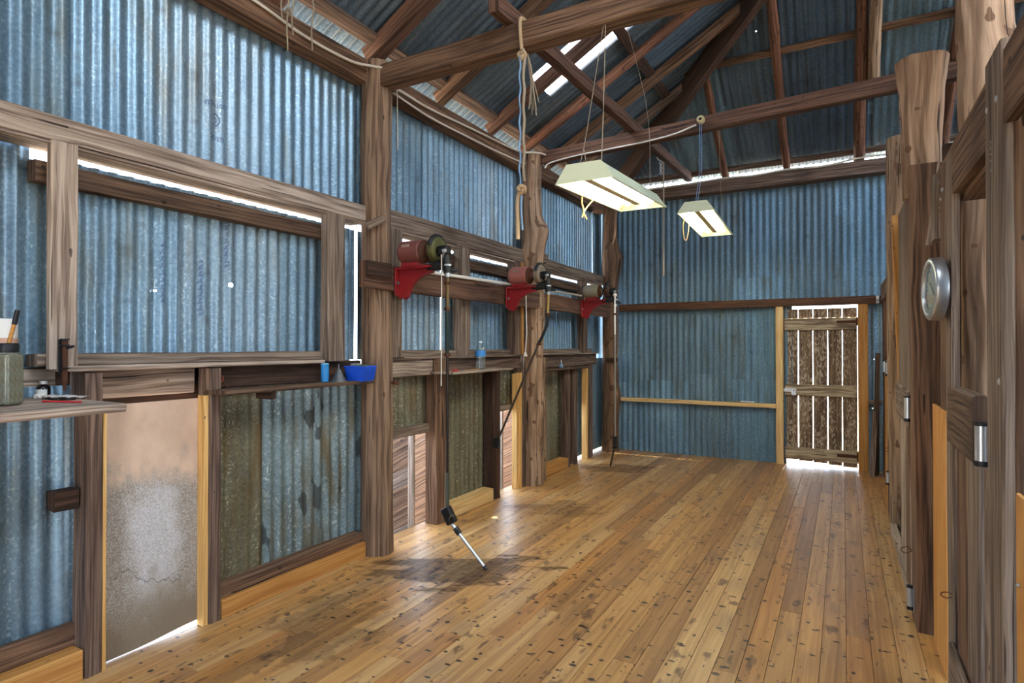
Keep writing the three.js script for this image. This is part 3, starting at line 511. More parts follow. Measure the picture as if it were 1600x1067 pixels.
// ================================================================ right wall: the catching-pen side
const wp = setting('wall_right');
{
  bar(wp, 'door_jamb', M.grey, 0.383, 0.412, 0, 2.355, -2.29, -2.09, { rough: 0.002, ch: 0.004 });
  bar(wp, 'door_jamb', M.brownWarm, 0.413, 0.45, 0, 2.355, -2.20, -2.09, { rough: 0.002, ch: 0.004 });
  bar(wp, 'door_jamb', M.grey, 0.385, 0.415, 0, 2.30, -3.13, -2.985, { rough: 0.002, ch: 0.003 });
  bar(wp, 'door_jamb', M.brownWarm, 0.385, 0.415, 1.22, 2.30, -3.30, -3.14, { rough: 0.002, ch: 0.003 });
  bar(wp, 'header', M.brownWarm, 0.388, 0.425, 2.12, 2.325, -3.42, -1.0, { rough: 0.004, ch: 0.005 });
  bar(wp, 'header', M.brownWarm, 0.43, 0.56, 2.10, 2.14, -3.05, -1.0, { rough: 0.004 });
  bar(wp, 'packing_block', M.grey, 0.37, 0.40, 2.0, 2.30, -3.48, -3.36, { rough: 0.01 });
  beam(wp, 'split_strip', M.greyPale, [0.385, 2.02, -3.70], [0.43, 2.42, -3.62], 0.02, 0.03, {});
  { const g = new THREE.BoxGeometry(0.012, 1.205, 0.44), m = part(wp, 'plywood_panel', g, M.ply, 0.405, 0.6025, -3.50); m.userData.label = 'orange plywood panel right of the squared post'; }
  { const m = part(wp, 'plywood_panel', new RoundedBoxGeometry(0.012, 1.11, 1.2, 2, 0.005), M.ply, 0.405, 0.555, -1.44); m.userData.label = 'orange plywood panel at the right edge'; for (const y of [0.32, -0.1]) part(m, 'screw', new THREE.SphereGeometry(0.006, 8, 6), M.steel, -0.008, y, -0.56); }
  { const m = part(wp, 'plywood_panel', new THREE.BoxGeometry(0.012, 1.28, 1.55), M.ply, 0.412, 0.64, -7.12); m.userData.label = 'far orange plywood panel by the end wall'; }
  bar(wp, 'slab', M.dark, 0.415, 0.72, 0, 2.45, -3.46, -3.40, { rough: 0.012, seg: 6 });
  for (let i = 0; i < 9; i++) bar(wp, 'added_shade_board', M.dark, 0.73, 5.1, 0.02 + i * 0.27, 0.28 + i * 0.27, -3.5, -3.47, { rough: 0.003 });  // boards added to darken the pens and keep light off the back wall
  bar(wp, 'door_jamb', M.girtBrown, 0.40, 0.44, 0, 2.15, -8.2, -7.95, { rough: 0.004 });
  bar(wp, 'rail', M.brownWarm, 0.375, 0.42, 2.02, 2.20, -7.94, -5.95, { rough: 0.02, seg: 10 });
  bar(wp, 'stile', M.brownWarm, 0.372, 0.40, 0.0, 2.05, -6.62, -6.45, { rough: 0.006 });
  bar(wp, 'stile', M.brownWarm, 0.370, 0.40, 0.0, 2.1, -6.08, -5.94, { rough: 0.006 });
  bar(wp, 'board', M.pineOld, 0.376, 0.395, 0.02, 1.0, -6.44, -6.09, { rough: 0.003 });
  bar(wp, 'board', M.dark, 0.39, 0.41, 1.0, 1.3, -6.44, -6.09, { rough: 0.003 });
  beam(wp, 'split_post', M.pineOld, [0.322, 2.42, -4.95], [0.362, 1.22, -4.92], 0.05, 0.055, { rough: 0.012, up: [1, 0, 0] });
  { const b = bar(wp, 'board', M.grey, 0.332, 0.365, 1.25, 2.40, -4.85, -4.0, { rough: 0.004 }); b.userData.label = 'wide grey board with faint purple chalk'; }
  bar(wp, 'slab', M.brown, 0.42, 0.47, 0, 2.3, -5.75, -3.95, { rough: 0.004 });
  bar(wp, 'sill', M.greyPale, 0.33, 0.375, 0.0, 0.05, -5.9, -4.1, { rough: 0.006 });
}
for (const [y, z] of [[2.215, -2.265], [2.205, -2.14], [1.40, -2.125], [2.19, -3.2], [2.16, -3.25]]) part(wp, 'bolt_head', new THREE.SphereGeometry(0.010, 10, 8).scale(0.5, 1, 1), M.steel, 0.383, y, z);
function springHinge(parent, x, y, z, h = 0.115, r = 0.019) {
  const g = part(parent, 'spring_hinge', rodC([0, -h / 2, 0], [0, h / 2, 0], r), M.steel, x, y, z); g.userData.label = 'silver spring hinge';
  part(g, 'cap', rodC([0, h / 2, 0], [0, h / 2 + 0.010, 0], r * 1.06), M.black); part(g, 'cap', rodC([0, -h / 2 - 0.018, 0], [0, -h / 2, 0], r * 1.06), M.black);
  part(g, 'leaf', rbox(0.004, h * 1.25, 0.045, 0.001, r * 0.9, 0, 0.022), M.steel); return g;
}
{
  const g1 = thing('catching_pen_gate', 'low grey timber gate with a thick top rail in the nearest doorway', 'gate', [0.40, 0, -2.62]);
  bar(g1, 'top_rail', M.greyDark, -0.022, 0.02, 1.10, 1.335, -0.43, 0.13, { rough: 0.004, ch: 0.008 });
  bar(g1, 'stile', M.grey, -0.012, 0.012, 0.03, 1.10, -0.44, -0.34, { rough: 0.003 });
  bar(g1, 'board', M.redBrown, -0.006, 0.008, 0.30, 1.10, -0.325, -0.295, { rough: 0.002 });
  bar(g1, 'board', M.brownWarm, -0.008, 0.008, 0.05, 1.10, -0.27, -0.10, { rough: 0.004 });
  bar(g1, 'board', M.grey, -0.008, 0.008, 0.05, 1.10, -0.09, 0.12, { rough: 0.004 });
  bar(g1, 'bottom_rail', M.grey, -0.03, -0.012, 0.14, 0.30, -0.36, 0.13, { rough: 0.004, ch: 0.006 });
  springHinge(g1, -0.002, 1.18, 0.155, 0.115, 0.021); springHinge(g1, -0.004, 0.16, -0.45, 0.10, 0.014);
  const g2 = thing('catching_pen_gate', 'split weathered board gate with a rough rail end, left of the squared post', 'gate', [0.355, 0, -4.45]);
  bar(g2, 'top_rail', M.grey, -0.04, 0.0, 1.03, 1.25, -0.42, 0.44, { rough: 0.012, ch: 0.012 });
  bar(g2, 'board', M.greyPale, -0.016, 0.006, 0.06, 1.03, -0.40, -0.02, { rough: 0.008 });
  bar(g2, 'board', M.brownWarm, -0.016, 0.006, 0.05, 1.03, 0.02, 0.22, { rough: 0.01 });
  bar(g2, 'board', M.greyPale, -0.016, 0.006, 0.06, 1.03, 0.25, 0.46, { rough: 0.008 });
  springHinge(g2, -0.042, 1.155, 0.475); springHinge(g2, -0.042, 0.13, 0.55, 0.10, 0.016);
  const g3 = thing('catching_pen_gate', 'far narrow gate boards with small hinges near the end wall', 'gate', [0.352, 0, -6.27]);
  bar(g3, 'board', M.pineOld, -0.012, 0.0, 0.03, 1.22, -0.16, 0.0, { rough: 0.004 }); bar(g3, 'board', M.greyDark, -0.012, 0.0, 0.03, 1.18, 0.01, 0.15, { rough: 0.004 });
  springHinge(g3, -0.02, 1.31, 0.18, 0.10, 0.016); springHinge(g3, -0.02, 1.31, -0.2, 0.10, 0.016); springHinge(g3, -0.02, 0.36, 0.18, 0.09, 0.014);
  const loop = (label, x, y, z, s, ry) => { const m = solo('wire_latch', label, 'wire', tube([[0, 0, 0], [-s * 0.4, s * 0.35, 0], [-s, s * 0.3, 0.01], [-s * 1.15, 0, 0.012], [-s * 0.7, -s * 0.3, 0.006], [-s * 0.1, -s * 0.1, 0]], 0.0022, { seg: 40, closed: true }), M.rust, [x, y, z]); m.rotation.y = ry; };
  loop('rusty wire loop sticking out of the nearest gate', 0.39, 0.47, -3.02, 0.035, -0.2);
  loop('thin wire loop on the foot of the split board gate', 0.335, 0.34, -4.05, 0.05, 0.2);
  loop('small wire loop on the far narrow gate', 0.352, 0.60, -6.1, 0.04, 0.2);
}
// wall clock, seen almost edge-on
{
  const c = thing('wall_clock', 'round silver-rimmed wall clock seen nearly edge-on on the doorway jamb', 'clock', [0.335, 1.742, -3.06]); c.rotation.y = -Math.PI / 2 + 0.11; c.scale.set(0.93, 0.93, 0.8);
  const lay = (g) => g.rotateX(Math.PI / 2);
  part(c, 'rim', lay(lathe([[0.112, -0.012], [0.112, 0.022], [0.118, 0.027], [0.132, 0.026], [0.142, 0.018], [0.144, -0.028], [0.13, -0.034], [0.02, -0.034]], 64)), M.steel);
  part(c, 'face', lay(new THREE.CylinderGeometry(0.113, 0.113, 0.004, 48)), plain(0xc8d0c6, 0.6), 0, 0, 0.002);
  for (let i = 0; i < 12; i++) part(c, 'tick', new THREE.BoxGeometry(0.004, i % 3 ? 0.01 : 0.018, 0.002).translate(0, 0.098, 0).rotateZ(i * Math.PI / 6), M.darkSteel, 0, 0, 0.005);
  const hd = (l, a) => part(c, 'hand', new THREE.BoxGeometry(0.006, l, 0.002).translate(0, l / 2 - 0.015, 0).rotateZ(a), M.darkSteel, 0, 0, 0.008); hd(0.07, 0.9); hd(0.10, -2.2);
  part(c, 'glass', lay(new THREE.CylinderGeometry(0.113, 0.113, 0.002, 48)), plain(0xffffff, 0.02, 0, { transmission: 1, thickness: 0 }), 0, 0, 0.018);
}

// ================================================================ fluorescent lamps
const glow = new THREE.MeshPhysicalMaterial({ color: 0xffffff, emissive: 0xfff6d8, emissiveIntensity: 14, roughness: 0.4, side: THREE.DoubleSide });
function lampShape(w0, w1, h) { const s = new THREE.Shape(); s.moveTo(-w0 / 2, 0); s.lineTo(-w1 / 2, h); s.lineTo(w1 / 2, h); s.lineTo(w0 / 2, 0); return s; }
function troffer(label, pos, L, yaw, pitch, lit = 1) {
  const t = thing('fluorescent_lamp', label, 'lamp', pos); t.rotation.order = 'YXZ'; t.rotation.y = -yaw; t.rotation.x = pitch;
  const W = 0.342, H = 0.10, w1 = 0.20, th = 0.004;
  const o = lampShape(W, w1, H); o.lineTo(W / 2 - th, 0); o.lineTo(w1 / 2 - th, H - th); o.lineTo(-w1 / 2 + th, H - th); o.lineTo(-W / 2 + th, 0);
  const body = new THREE.ExtrudeGeometry(o, { depth: L, bevelEnabled: false }); body.translate(0, 0, -L);
  part(t, 'housing', body, M.lampWhite);
  for (const z of [0, -L + 0.004]) { const e = lampShape(W + 0.004, w1 + 0.004, H + 0.002); part(t, 'end_cap', new THREE.ExtrudeGeometry(e, { depth: 0.006, bevelEnabled: false }).translate(0, 0, z - 0.003), M.lampWhite); }
  for (const s of [-1, 1]) part(t, 'flange', rbox(0.014, 0.012, L, 0.003, s * (W / 2 - 0.004), 0, -L / 2), M.lampWhite);
  const ch = new THREE.Shape([[-0.042, H - 0.01], [-0.024, 0.014], [0.024, 0.014], [0.042, H - 0.01]].map((p) => new THREE.Vector2(...p)));
  part(t, 'ballast_cover', new THREE.ExtrudeGeometry(ch, { depth: L - 0.2, bevelEnabled: false }).translate(0, 0, -L + 0.14), plain(0xdcd2b4, 0.6));
  for (const s of [-1, 1]) {
    part(t, 'tube', rodC([s * 0.085, 0.035, -0.06], [s * 0.085, 0.035, -L + 0.10], 0.018), glow);
    for (const z of [-0.045, -L + 0.085]) part(t, 'lamp_holder', rbox(0.03, 0.05, 0.022, 0.004, s * 0.085, 0.045, z), M.white);
  }
  const a = new THREE.RectAreaLight(0xfff4d6, lit, 0.26, L - 0.2); a.position.set(0, -0.006, -L / 2); a.rotation.x = -Math.PI / 2; t.add(a);
  return t;
}
const LAMP = 5;
{
  const l1 = troffer('larger-looking nearer fluorescent lamp hung under the near tie beam', [-1.27, 2.43, -3.09], 1.25, -0.027, 0.0773, LAMP);
  const cd = (t, pts, r = 0.0022, m = M.twine, name = 'hanger') => part(t, name, tube(pts, r, { seg: 24, rad: 6 }), m);
  cd(l1, [[-0.06, 0.10, -0.05], [-0.02, 0.20, -0.07], [0.06, 0.95, -0.25]]); cd(l1, [[0.0, 0.10, -0.05], [-0.02, 0.20, -0.07]]); cd(l1, [[0.09, 0.10, -0.05], [0.085, 0.4, -0.12], [0.07, 0.95, -0.25]], 0.003);
  cd(l1, [[0.07, 0.10, -L1()], [0.0, 0.8, -1.4], [-0.35, 1.9, -1.95]]);
  cd(l1, [[-0.17, 0.0, -0.42], [-0.172, -0.05, -0.42], [-0.165, -0.10, -0.43], [-0.175, -0.14, -0.42]], 0.005, M.pinePale, 'pull_cord'); cd(l1, [[-0.155, 0.0, -0.60], [-0.165, -0.06, -0.50], [-0.165, -0.11, -0.43], [-0.15, -0.15, -0.44]], 0.005, M.pinePale, 'pull_cord');
  const l2 = troffer('smaller-looking farther fluorescent lamp hung from the ceramic insulator', [-1.215, 2.772, -5.72], 1.40, -0.04, 0.0046, LAMP);
  cd(l2, [[-0.01, 0.10, -0.06], [0.03, 0.4, -0.03], [0.04, 0.835, 0.0]], 0.003, M.blueCord); cd(l2, [[0.01, 0.10, -0.06], [0.05, 0.4, -0.03], [0.055, 0.835, 0.0]], 0.003, M.blueCord); cd(l2, [[0.07, 0.10, -1.3], [0.06, 0.8, -1.2], [0.07, 1.3, -1.1]]);
  cd(l2, [[-0.15, 0.0, -0.25], [-0.165, -0.08, -0.25], [-0.155, -0.20, -0.26], [-0.135, -0.22, -0.26], [-0.12, -0.14, -0.28], [-0.13, 0.0, -0.4]], 0.004, M.pinePale, 'pull_cord');
}
function L1() { return 1.2; }

// ================================================================ shearing machines on the bearer board
function machine(label, z, motorMat, bracketMat, wheelMat, kind) {
  const t = thing('shearing_machine', label, 'machine', [-2.842, 2.06, z]);
  const s = new THREE.Shape(); s.moveTo(0, 0.0); s.lineTo(0.30, 0.0); s.lineTo(0.30, -0.035); s.quadraticCurveTo(0.12, -0.05, 0.075, -0.20); s.lineTo(0.055, -0.215); s.lineTo(0, -0.20); s.lineTo(0, 0);
  const br = new THREE.ExtrudeGeometry(s, { depth: 0.03, bevelEnabled: true, bevelSize: 0.004, bevelThickness: 0.004, bevelSegments: 2, curveSegments: 10 }); br.translate(0.004, 0, -0.015);
  part(t, 'bracket', merge(br, rbox(0.31, 0.016, 0.11, 0.004, 0.158, 0.004, 0), rbox(0.014, 0.2, 0.12, 0.004, 0.008, -0.09, 0)), bracketMat);
  part(t, 'bracket_bolt', rodC([0.015, -0.10, 0.045], [0.03, -0.10, 0.045], 0.013, 0.013, 6), M.steel);
  const ax = (g) => g.rotateZ(-Math.PI / 2);              // lathe axis y becomes x
  const mo = part(t, 'motor', ax(lathe([[0, 0.02], [0.05, 0.02], [0.066, 0.03], [0.083, 0.055], [0.086, 0.06], [0.086, 0.215], [0.083, 0.22], [0.07, 0.235], [0.04, 0.245], [0.025, 0.262], [0, 0.262]], 32)), motorMat, 0.0, 0.118, 0);
  part(mo, 'foot', merge(rbox(0.15, 0.03, 0.13, 0.006, 0.14, -0.093, 0)), bracketMat);
  part(mo, 'name_plate', rbox(0.07, 0.028, 0.003, 0.001, 0.12, 0.035, 0.079), plain(0x9a8478, 0.5, 0.3));
  part(mo, 'end_bell', ax(lathe([[0.07, 0.232], [0.078, 0.226], [0.082, 0.236], [0.05, 0.256], [0.04, 0.256]], 28)), M.rust);
  part(t, 'drive_wheel', ax(lathe([[0.02, 0.30], [0.05, 0.298], [0.082, 0.306], [0.090, 0.318], [0.090, 0.352], [0.082, 0.364], [0.060, 0.368], [0.05, 0.36], [0.02, 0.36]], 40)), wheelMat, 0, 0.125, 0);
  part(t, 'wheel_guard', (() => { const g = new THREE.TorusGeometry(0.093, 0.016, 10, 28, Math.PI * 1.1); g.rotateY(Math.PI / 2); g.rotateX(-0.5); return g; })(), M.darkSteel, 0.345, 0.125, 0);
  const gh = part(t, 'gear_head', merge(rbox(0.09, 0.07, 0.075, 0.02, 0.40, 0.11, 0), rodC([0.40, 0.13, 0], [0.43, -0.05, 0], 0.034, 0.026), rodC([0.33, 0.02, 0.0], [0.43, 0.02, 0], 0.03), rbox(0.14, 0.05, 0.055, 0.015, 0.33, 0.0, 0)), M.black);
  part(gh, 'lever', merge(rodC([0.41, 0.06, 0.03], [0.44, 0.10, 0.05], 0.007), rbox(0.03, 0.025, 0.02, 0.006, 0.44, 0.10, 0.05)), M.steel);
  part(gh, 'clutch_arm', rodC([0.42, -0.02, 0], [0.48, -0.03, -0.05], 0.018, 0.012), M.darkSteel);
  part(gh, 'collar', rodC([0.43, -0.045, 0], [0.43, -0.075, 0], 0.02), M.steel); part(gh, 'collar', rodC([0.43, 0.0, 0], [0.43, 0.012, 0], 0.03), M.steel);
  const jointAt = (par, p, r = 0.017) => part(par, 'joint', merge(rodC([p[0], p[1] - 0.012, p[2]], [p[0], p[1] + 0.012, p[2]], r), rodC([p[0] - 0.024, p[1], p[2]], [p[0] + 0.024, p[1], p[2]], 0.008)), M.rust);
  if (kind === 'near') {
    const dt = part(t, 'down_tube', rodC([0.43, -0.07, 0], [0.43, -0.30, 0], 0.012), plain(0x6a5a34, 0.5, 0.5));
    part(dt, 'upper_sleeve', rodC([0.43, -0.30, 0], [0.43, -0.62, 0], 0.015), plain(0x1c2c28, 0.5, 0.4)); part(dt, 'lower_shaft', rodC([0.43, -0.62, 0], [0.43, -1.44, 0], 0.010), plain(0x2c2420, 0.5, 0.4));
    part(dt, 'lower_sleeve', rodC([0.43, -1.44, 0], [0.43, -1.69, 0], 0.015), plain(0x5a6058, 0.45, 0.6));
    jointAt(dt, [0.43, -0.12, 0]); jointAt(dt, [0.43, -0.30, 0]); jointAt(dt, [0.43, -0.62, 0], 0.02);
    const el = part(t, 'elbow', (() => { const g = rbox(0.075, 0.12, 0.05, 0.01); g.rotateZ(0.55); g.translate(0.445, -1.735, 0.0); return g; })(), M.black); part(el, 'cap', rodC([0.47, -1.76, 0.02], [0.50, -1.72, 0.035], 0.014), M.black);
    const dp = part(t, 'drop_rod', rodC([0.47, -1.79, 0], [0.742, -2.05, -0.007], 0.013, 0.011), M.steel); part(dp, 'ferrule', merge(rodC([0.50, -1.815, 0], [0.535, -1.85, 0], 0.021), rodC([0.50, -1.84, 0.0], [0.54, -1.81, 0.03], 0.009)), M.darkSteel); part(dp, 'tip', rodC([0.728, -2.038, -0.007], [0.748, -2.056, -0.007], 0.014, 0.010), M.darkSteel);
  } else if (kind === 'middle') {
    const dt = part(t, 'down_tube', rodC([0.43, -0.07, 0], [0.42, -0.26, -0.01], 0.012), plain(0xb49a58, 0.5, 0.5)); jointAt(dt, [0.42, -0.26, -0.01]);
    part(dt, 'bend', tube([[0.42, -0.26, -0.01], [0.41, -0.36, -0.01], [0.37, -0.46, 0.0], [0.33, -0.53, 0.0]], 0.014), M.darkSteel); jointAt(dt, [0.33, -0.54, 0.0], 0.02);
    part(t, 'drop_rod', rodC([0.33, -0.53, 0], [-0.08, -1.46, 0.06], 0.011), plain(0x4a4038, 0.5, 0.4));
    const el = part(t, 'elbow', merge(rbox(0.06, 0.09, 0.05, 0.012, -0.095, -1.50, 0.06), rodC([-0.12, -1.46, 0.07], [-0.05, -1.45, 0.09], 0.012)), M.darkSteel);
    part(el, 'flexible_end', tube([[-0.095, -1.54, 0.07], [-0.085, -1.70, 0.075], [-0.09, -1.88, 0.06], [-0.07, -2.03, 0.05]], 0.010), M.rust);
  } else {
    const dt = part(t, 'down_tube', rodC([0.43, 0.05, 0.02], [0.43, -0.42, 0.02], 0.010), M.white); part(dt, 'lower_shaft', rodC([0.43, -0.42, 0.02], [0.43, -1.66, 0.02], 0.009), plain(0x9a968c, 0.5, 0.3)); jointAt(dt, [0.43, -0.17, 0.02], 0.014);
    part(dt, 'top_knob', new THREE.SphereGeometry(0.024, 14, 10), M.white, 0.43, 0.06, 0.02);
    const el = part(t, 'elbow', rbox(0.05, 0.11, 0.05, 0.008, 0.43, -1.70, 0.02), M.black); part(el, 'clamp', rodC([0.40, -1.78, 0.02], [0.46, -1.78, 0.02], 0.016), M.darkSteel);
    part(t, 'drop_rod', rodC([0.425, -1.76, 0.02], [0.29, -2.055, -0.20], 0.011), plain(0x4a4238, 0.5, 0.4));
  }
  return t;
}
machine('maroon motor shearing machine nearest the viewer, its rod leaning out to the floor', -3.38, plain(0x7a4640, 0.55, 0.15), M.red, plain(0x5a5a34, 0.5, 0.4), 'near');
machine('dusty pink motor shearing machine in the middle, its rod hooked back against the wall', -5.0, plain(0xa4645c, 0.6, 0.1), M.red, plain(0x8a7c6c, 0.7, 0.2), 'middle');
machine('beige motor shearing machine in the far corner with a white down tube', -6.87, plain(0x8c8670, 0.55, 0.1), M.red, M.dark, 'far');
solo('pull_cord', 'thin grey pull cord hanging from the nearest shearing machine', 'cord', tube([[0, 0, 0], [0.002, -0.3, 0], [0, -0.68, 0], [0.003, -0.9, 0.005]], 0.004), M.cable, [-2.405, 2.13, -3.30]);
{ const c = thing('pull_cord', 'white pull cord with an end knob below the middle shearing machine', 'cord', [-2.65, 1.985, -5.0]); part(c, 'cord', tube([[0, 0, 0], [0.004, -0.2, 0], [0.008, -0.36, 0], [-0.006, -0.54, 0]], 0.0055), M.white); part(c, 'knob', lathe([[0, 0.02], [0.008, 0.018], [0.022, -0.02], [0, -0.024]], 14), M.white, -0.006, -0.56, 0); }
solo('conduit', 'white conduit along the board between the nearest and middle machines', 'pipe', rodC([0, 0, 0], [0, 0.03, -1.55], 0.0135), M.white, [-2.832, 2.076, -3.5]);
solo('conduit', 'grey conduit along the board between the middle and far machines', 'pipe', rodC([0, 0, 0], [0, 0.01, -1.45], 0.012), plain(0xb0aca0, 0.5, 0.1), [-2.832, 2.115, -5.36]);

// ================================================================ cables and ropes
const cab = (label, pts, r, m = M.cable) => solo('electric_cable', label, 'cable', tube(pts, r, { rad: 6 }), m, [0, 0, 0]);
cab('white cable clipped along the top plate of the nearest bay', [[-2.970, 3.52, -0.9], [-2.970, 3.47, -1.7], [-2.970, 3.505, -2.2], [-2.970, 3.465, -2.6], [-2.970, 3.475, -3.0], [-2.93, 3.50, -3.18], [-2.862, 3.505, -3.28], [-2.85, 3.50, -3.40]], 0.0095);
cab('upper white cable sagging along the top plate behind the near log post', [[-2.85, 3.36, -3.34], [-2.93, 3.44, -3.46], [-2.970, 3.46, -3.9], [-2.970, 3.50, -4.6], [-2.970, 3.545, -5.4], [-2.90, 3.57, -5.60], [-2.83, 3.575, -5.69], [-2.80, 3.573, -5.80]], 0.010);
cab('lower white cable sagging along the top plate behind the near log post', [[-2.970, 3.42, -3.46], [-2.970, 3.39, -3.9], [-2.970, 3.40, -4.4], [-2.970, 3.42, -5.0], [-2.970, 3.455, -5.58]], 0.008);
cab('thin white wire down the side of the smooth log post', [[-2.878, 3.48, -3.37], [-2.872, 3.40, -3.385], [-2.872, 3.2, -3.39], [-2.868, 2.95, -3.39]], 0.004);
cab('white cable along the lower edge of the farther tie beam', [[-2.80, 3.42, -5.72], [-2.75, 3.475, -5.745], [-2.45, 3.505, -5.745], [-2.1, 3.515, -5.745], [-1.76, 3.525, -5.745], [-1.44, 3.55, -5.745], [-1.21, 3.60, -5.735]], 0.008, M.white);
cab('pale cable sagging along the plate of the end wall', [[-2.4, 3.70, -8.15], [-1.9, 3.70, -8.155], [-1.36, 3.715, -8.155], [-1.0, 3.70, -8.155], [-0.62, 3.72, -8.155], [-0.2, 3.705, -8.155], [0.18, 3.745, -8.155], [0.5, 3.74, -8.155], [1.1, 3.73, -8.155]], 0.013);
{ const t = thing('insulator', 'cream ceramic insulator on the side of the farther tie beam', 'insulator', [-1.165, 3.635, -5.72]); const g = lathe([[0.014, -0.03], [0.03, -0.03], [0.036, -0.02], [0.024, -0.006], [0.024, 0.006], [0.036, 0.02], [0.03, 0.03], [0.014, 0.03]], 24); g.rotateX(Math.PI / 2); part(t, 'spool', g, plain(0xc8bc90, 0.35)); part(t, 'pin', rodC([0, 0, -0.04], [0, 0, 0.036], 0.008), M.darkSteel); }
{ const t = thing('hanging_rope', 'old rope hung from the near tie beam, twisted with a blue strand', 'rope', [-1.735, 3.54, -3.22]);
  part(t, 'loop', tube([[-0.02, -0.06, -0.15], [-0.015, 0.0, -0.14], [-0.01, 0.012, -0.07], [-0.012, 0.0, -0.005], [-0.012, -0.08, 0.0], [0.0, -0.20, 0.0]], 0.012), M.rope);
  part(t, 'strand', tube(Array.from({ length: 14 }, (_, i) => [0.006 + Math.sin(i * 2.1) * 0.003 + 0.008, -0.20 - i * 0.063, Math.cos(i * 2.1) * 0.006]), 0.0095, { seg: 110 }), M.twine);
  part(t, 'blue_strand', tube(Array.from({ length: 26 }, (_, i) => [-0.010 + Math.sin(i * 1.4) * 0.003, -0.24 - i * 0.032, 0.006 + Math.cos(i * 1.4) * 0.006]), 0.006, { seg: 120 }), M.blueCord);
  part(t, 'knot', new THREE.TorusKnotGeometry(0.018, 0.010, 48, 8), M.rope, 0.0, -0.235, 0); part(t, 'lower_knot', new THREE.TorusKnotGeometry(0.018, 0.012, 48, 8), M.rope, 0.0, -1.07, 0);
  part(t, 'tail', tube([[0.0, -1.06, 0], [-0.028, -1.12, 0], [-0.03, -1.25, 0], [-0.028, -1.375, 0]], 0.013), M.rope); part(t, 'blue_tail', tube([[0.0, -1.08, 0], [-0.005, -1.2, 0], [0.004, -1.32, 0]], 0.007), M.blueCord);
  part(t, 'frayed_tassel', merge(...Array.from({ length: 14 }, (_, i) => tube([[0.03, -0.22, -0.02], [0.05 + rr(-0.01, 0.01), -0.36, -0.03], [0.06 + rr(-0.035, 0.035), -0.50 - rr(0, 0.12), -0.03 + rr(-0.03, 0.03)]], 0.0035, { seg: 8, rad: 5 }))), M.twine).userData.kind = 'stuff'; }
{ const t = thing('hook_chain', 'wire hook with a chain loop hung from the wind brace by the end wall', 'chain', [-1.87, 3.74, -7.0]); part(t, 'hook', tube([[-0.07, 0.02, 0], [-0.04, -0.02, 0], [0, -0.03, 0], [0.03, 0.02, 0], [0.02, 0.08, 0]], 0.006), M.steel);
  for (let i = 0; i < 5; i++) { const l = part(t, 'link', new THREE.TorusGeometry(0.014, 0.004, 6, 16), M.steel, -0.02, -0.06 - i * 0.028, 0); l.rotation.y = i % 2 ? 1.5 : 0.2; l.scale.y = 1.35; }
  part(t, 'rope', tube([[0.01, -0.03, 0], [0.012, -0.5, 0], [0.01, -1.0, 0], [0.008, -1.4, 0]], 0.009), M.twine); }

// ================================================================ shelves and what stands on them
{
  const sh = (label, mat, x0, x1, y0, y1, z0, z1, skew = 0, opt) => { const t = thing('wall_shelf', label, 'shelf', [(x0 + x1) / 2, y0, (z0 + z1) / 2]); const m = bar(t, 'plank', mat, x0 - t.position.x, x1 - t.position.x, 0, y1 - y0, z0 - t.position.z, z1 - t.position.z, opt); t.rotation.y = skew; return t; };
  const s1 = sh('deep dusty plank shelf by the near wall with the jar and small bottle', M.greyPale, -3.16, -2.5, 1.240, 1.274, -0.2, -1.31, 0, { rough: 0.005, ch: 0.006 });
  const s2 = sh('long narrow shelf carrying the blue tub', M.greyDark, -3.02, -2.845, 1.243, 1.265, -1.99, -3.12, 0, { rough: 0.004 });
  part(s2, 'bracket', timberGeo(0.14, 0.03, 0.05, { seg: 1 }), M.dark, 0, -0.022, 0.25);
  const s3 = sh('thin warped shelf board with the water bottle', M.greyPale, -3.03, -2.80, 1.270, 1.287, -3.97, -5.05, 0.04, { rough: 0.006, seg: 8 });
  const s4 = sh('narrow shelf in the far bay', M.greyDark, -3.03, -2.92, 1.215, 1.238, -5.95, -7.3, 0, { rough: 0.004 });
}
{ // big square jar with a brush through its lid
  const t = thing('glass_jar', 'grimy square jar with a dark lid and a brush handle standing in it', 'jar', [-2.80, 1.274, -1.035]);
  const b = part(t, 'body', rbox(0.075, 0.20, 0.075, 0.016, 0, 0.10, 0), material(T.zincOld, 0.3, 0.3, { color: 0xf0f6ff, rough: 0.25 })); b.rotation.y = 0.4;
  part(t, 'neck', rodC([0, 0.195, 0], [0, 0.21, 0], 0.03), plain(0x8a9088, 0.3)); part(t, 'lid', lathe([[0, 0.238], [0.03, 0.238], [0.035, 0.232], [0.035, 0.205], [0.03, 0.202]], 28), M.darkSteel);
  part(t, 'brush_handle', rodC([0.005, 0.236, 0], [0.025, 0.31, -0.01], 0.007), M.pineOld); part(t, 'brush_tip', rodC([0.025, 0.31, -0.01], [0.036, 0.365, -0.016], 0.0085), M.darkSteel);
}
{ const t = thing('cup', 'white cup behind the grimy jar at the left edge', 'cup', [-3.06, 1.274, -1.10]); part(t, 'body', lathe([[0, 0.0], [0.05, 0.0], [0.062, 0.30], [0.06, 0.34], [0.055, 0.33], [0.05, 0.01]], 32), M.white); part(t, 'band', lathe([[0.0606, 0.22], [0.0626, 0.26]], 32), plain(0xc8a088, 0.7)); }
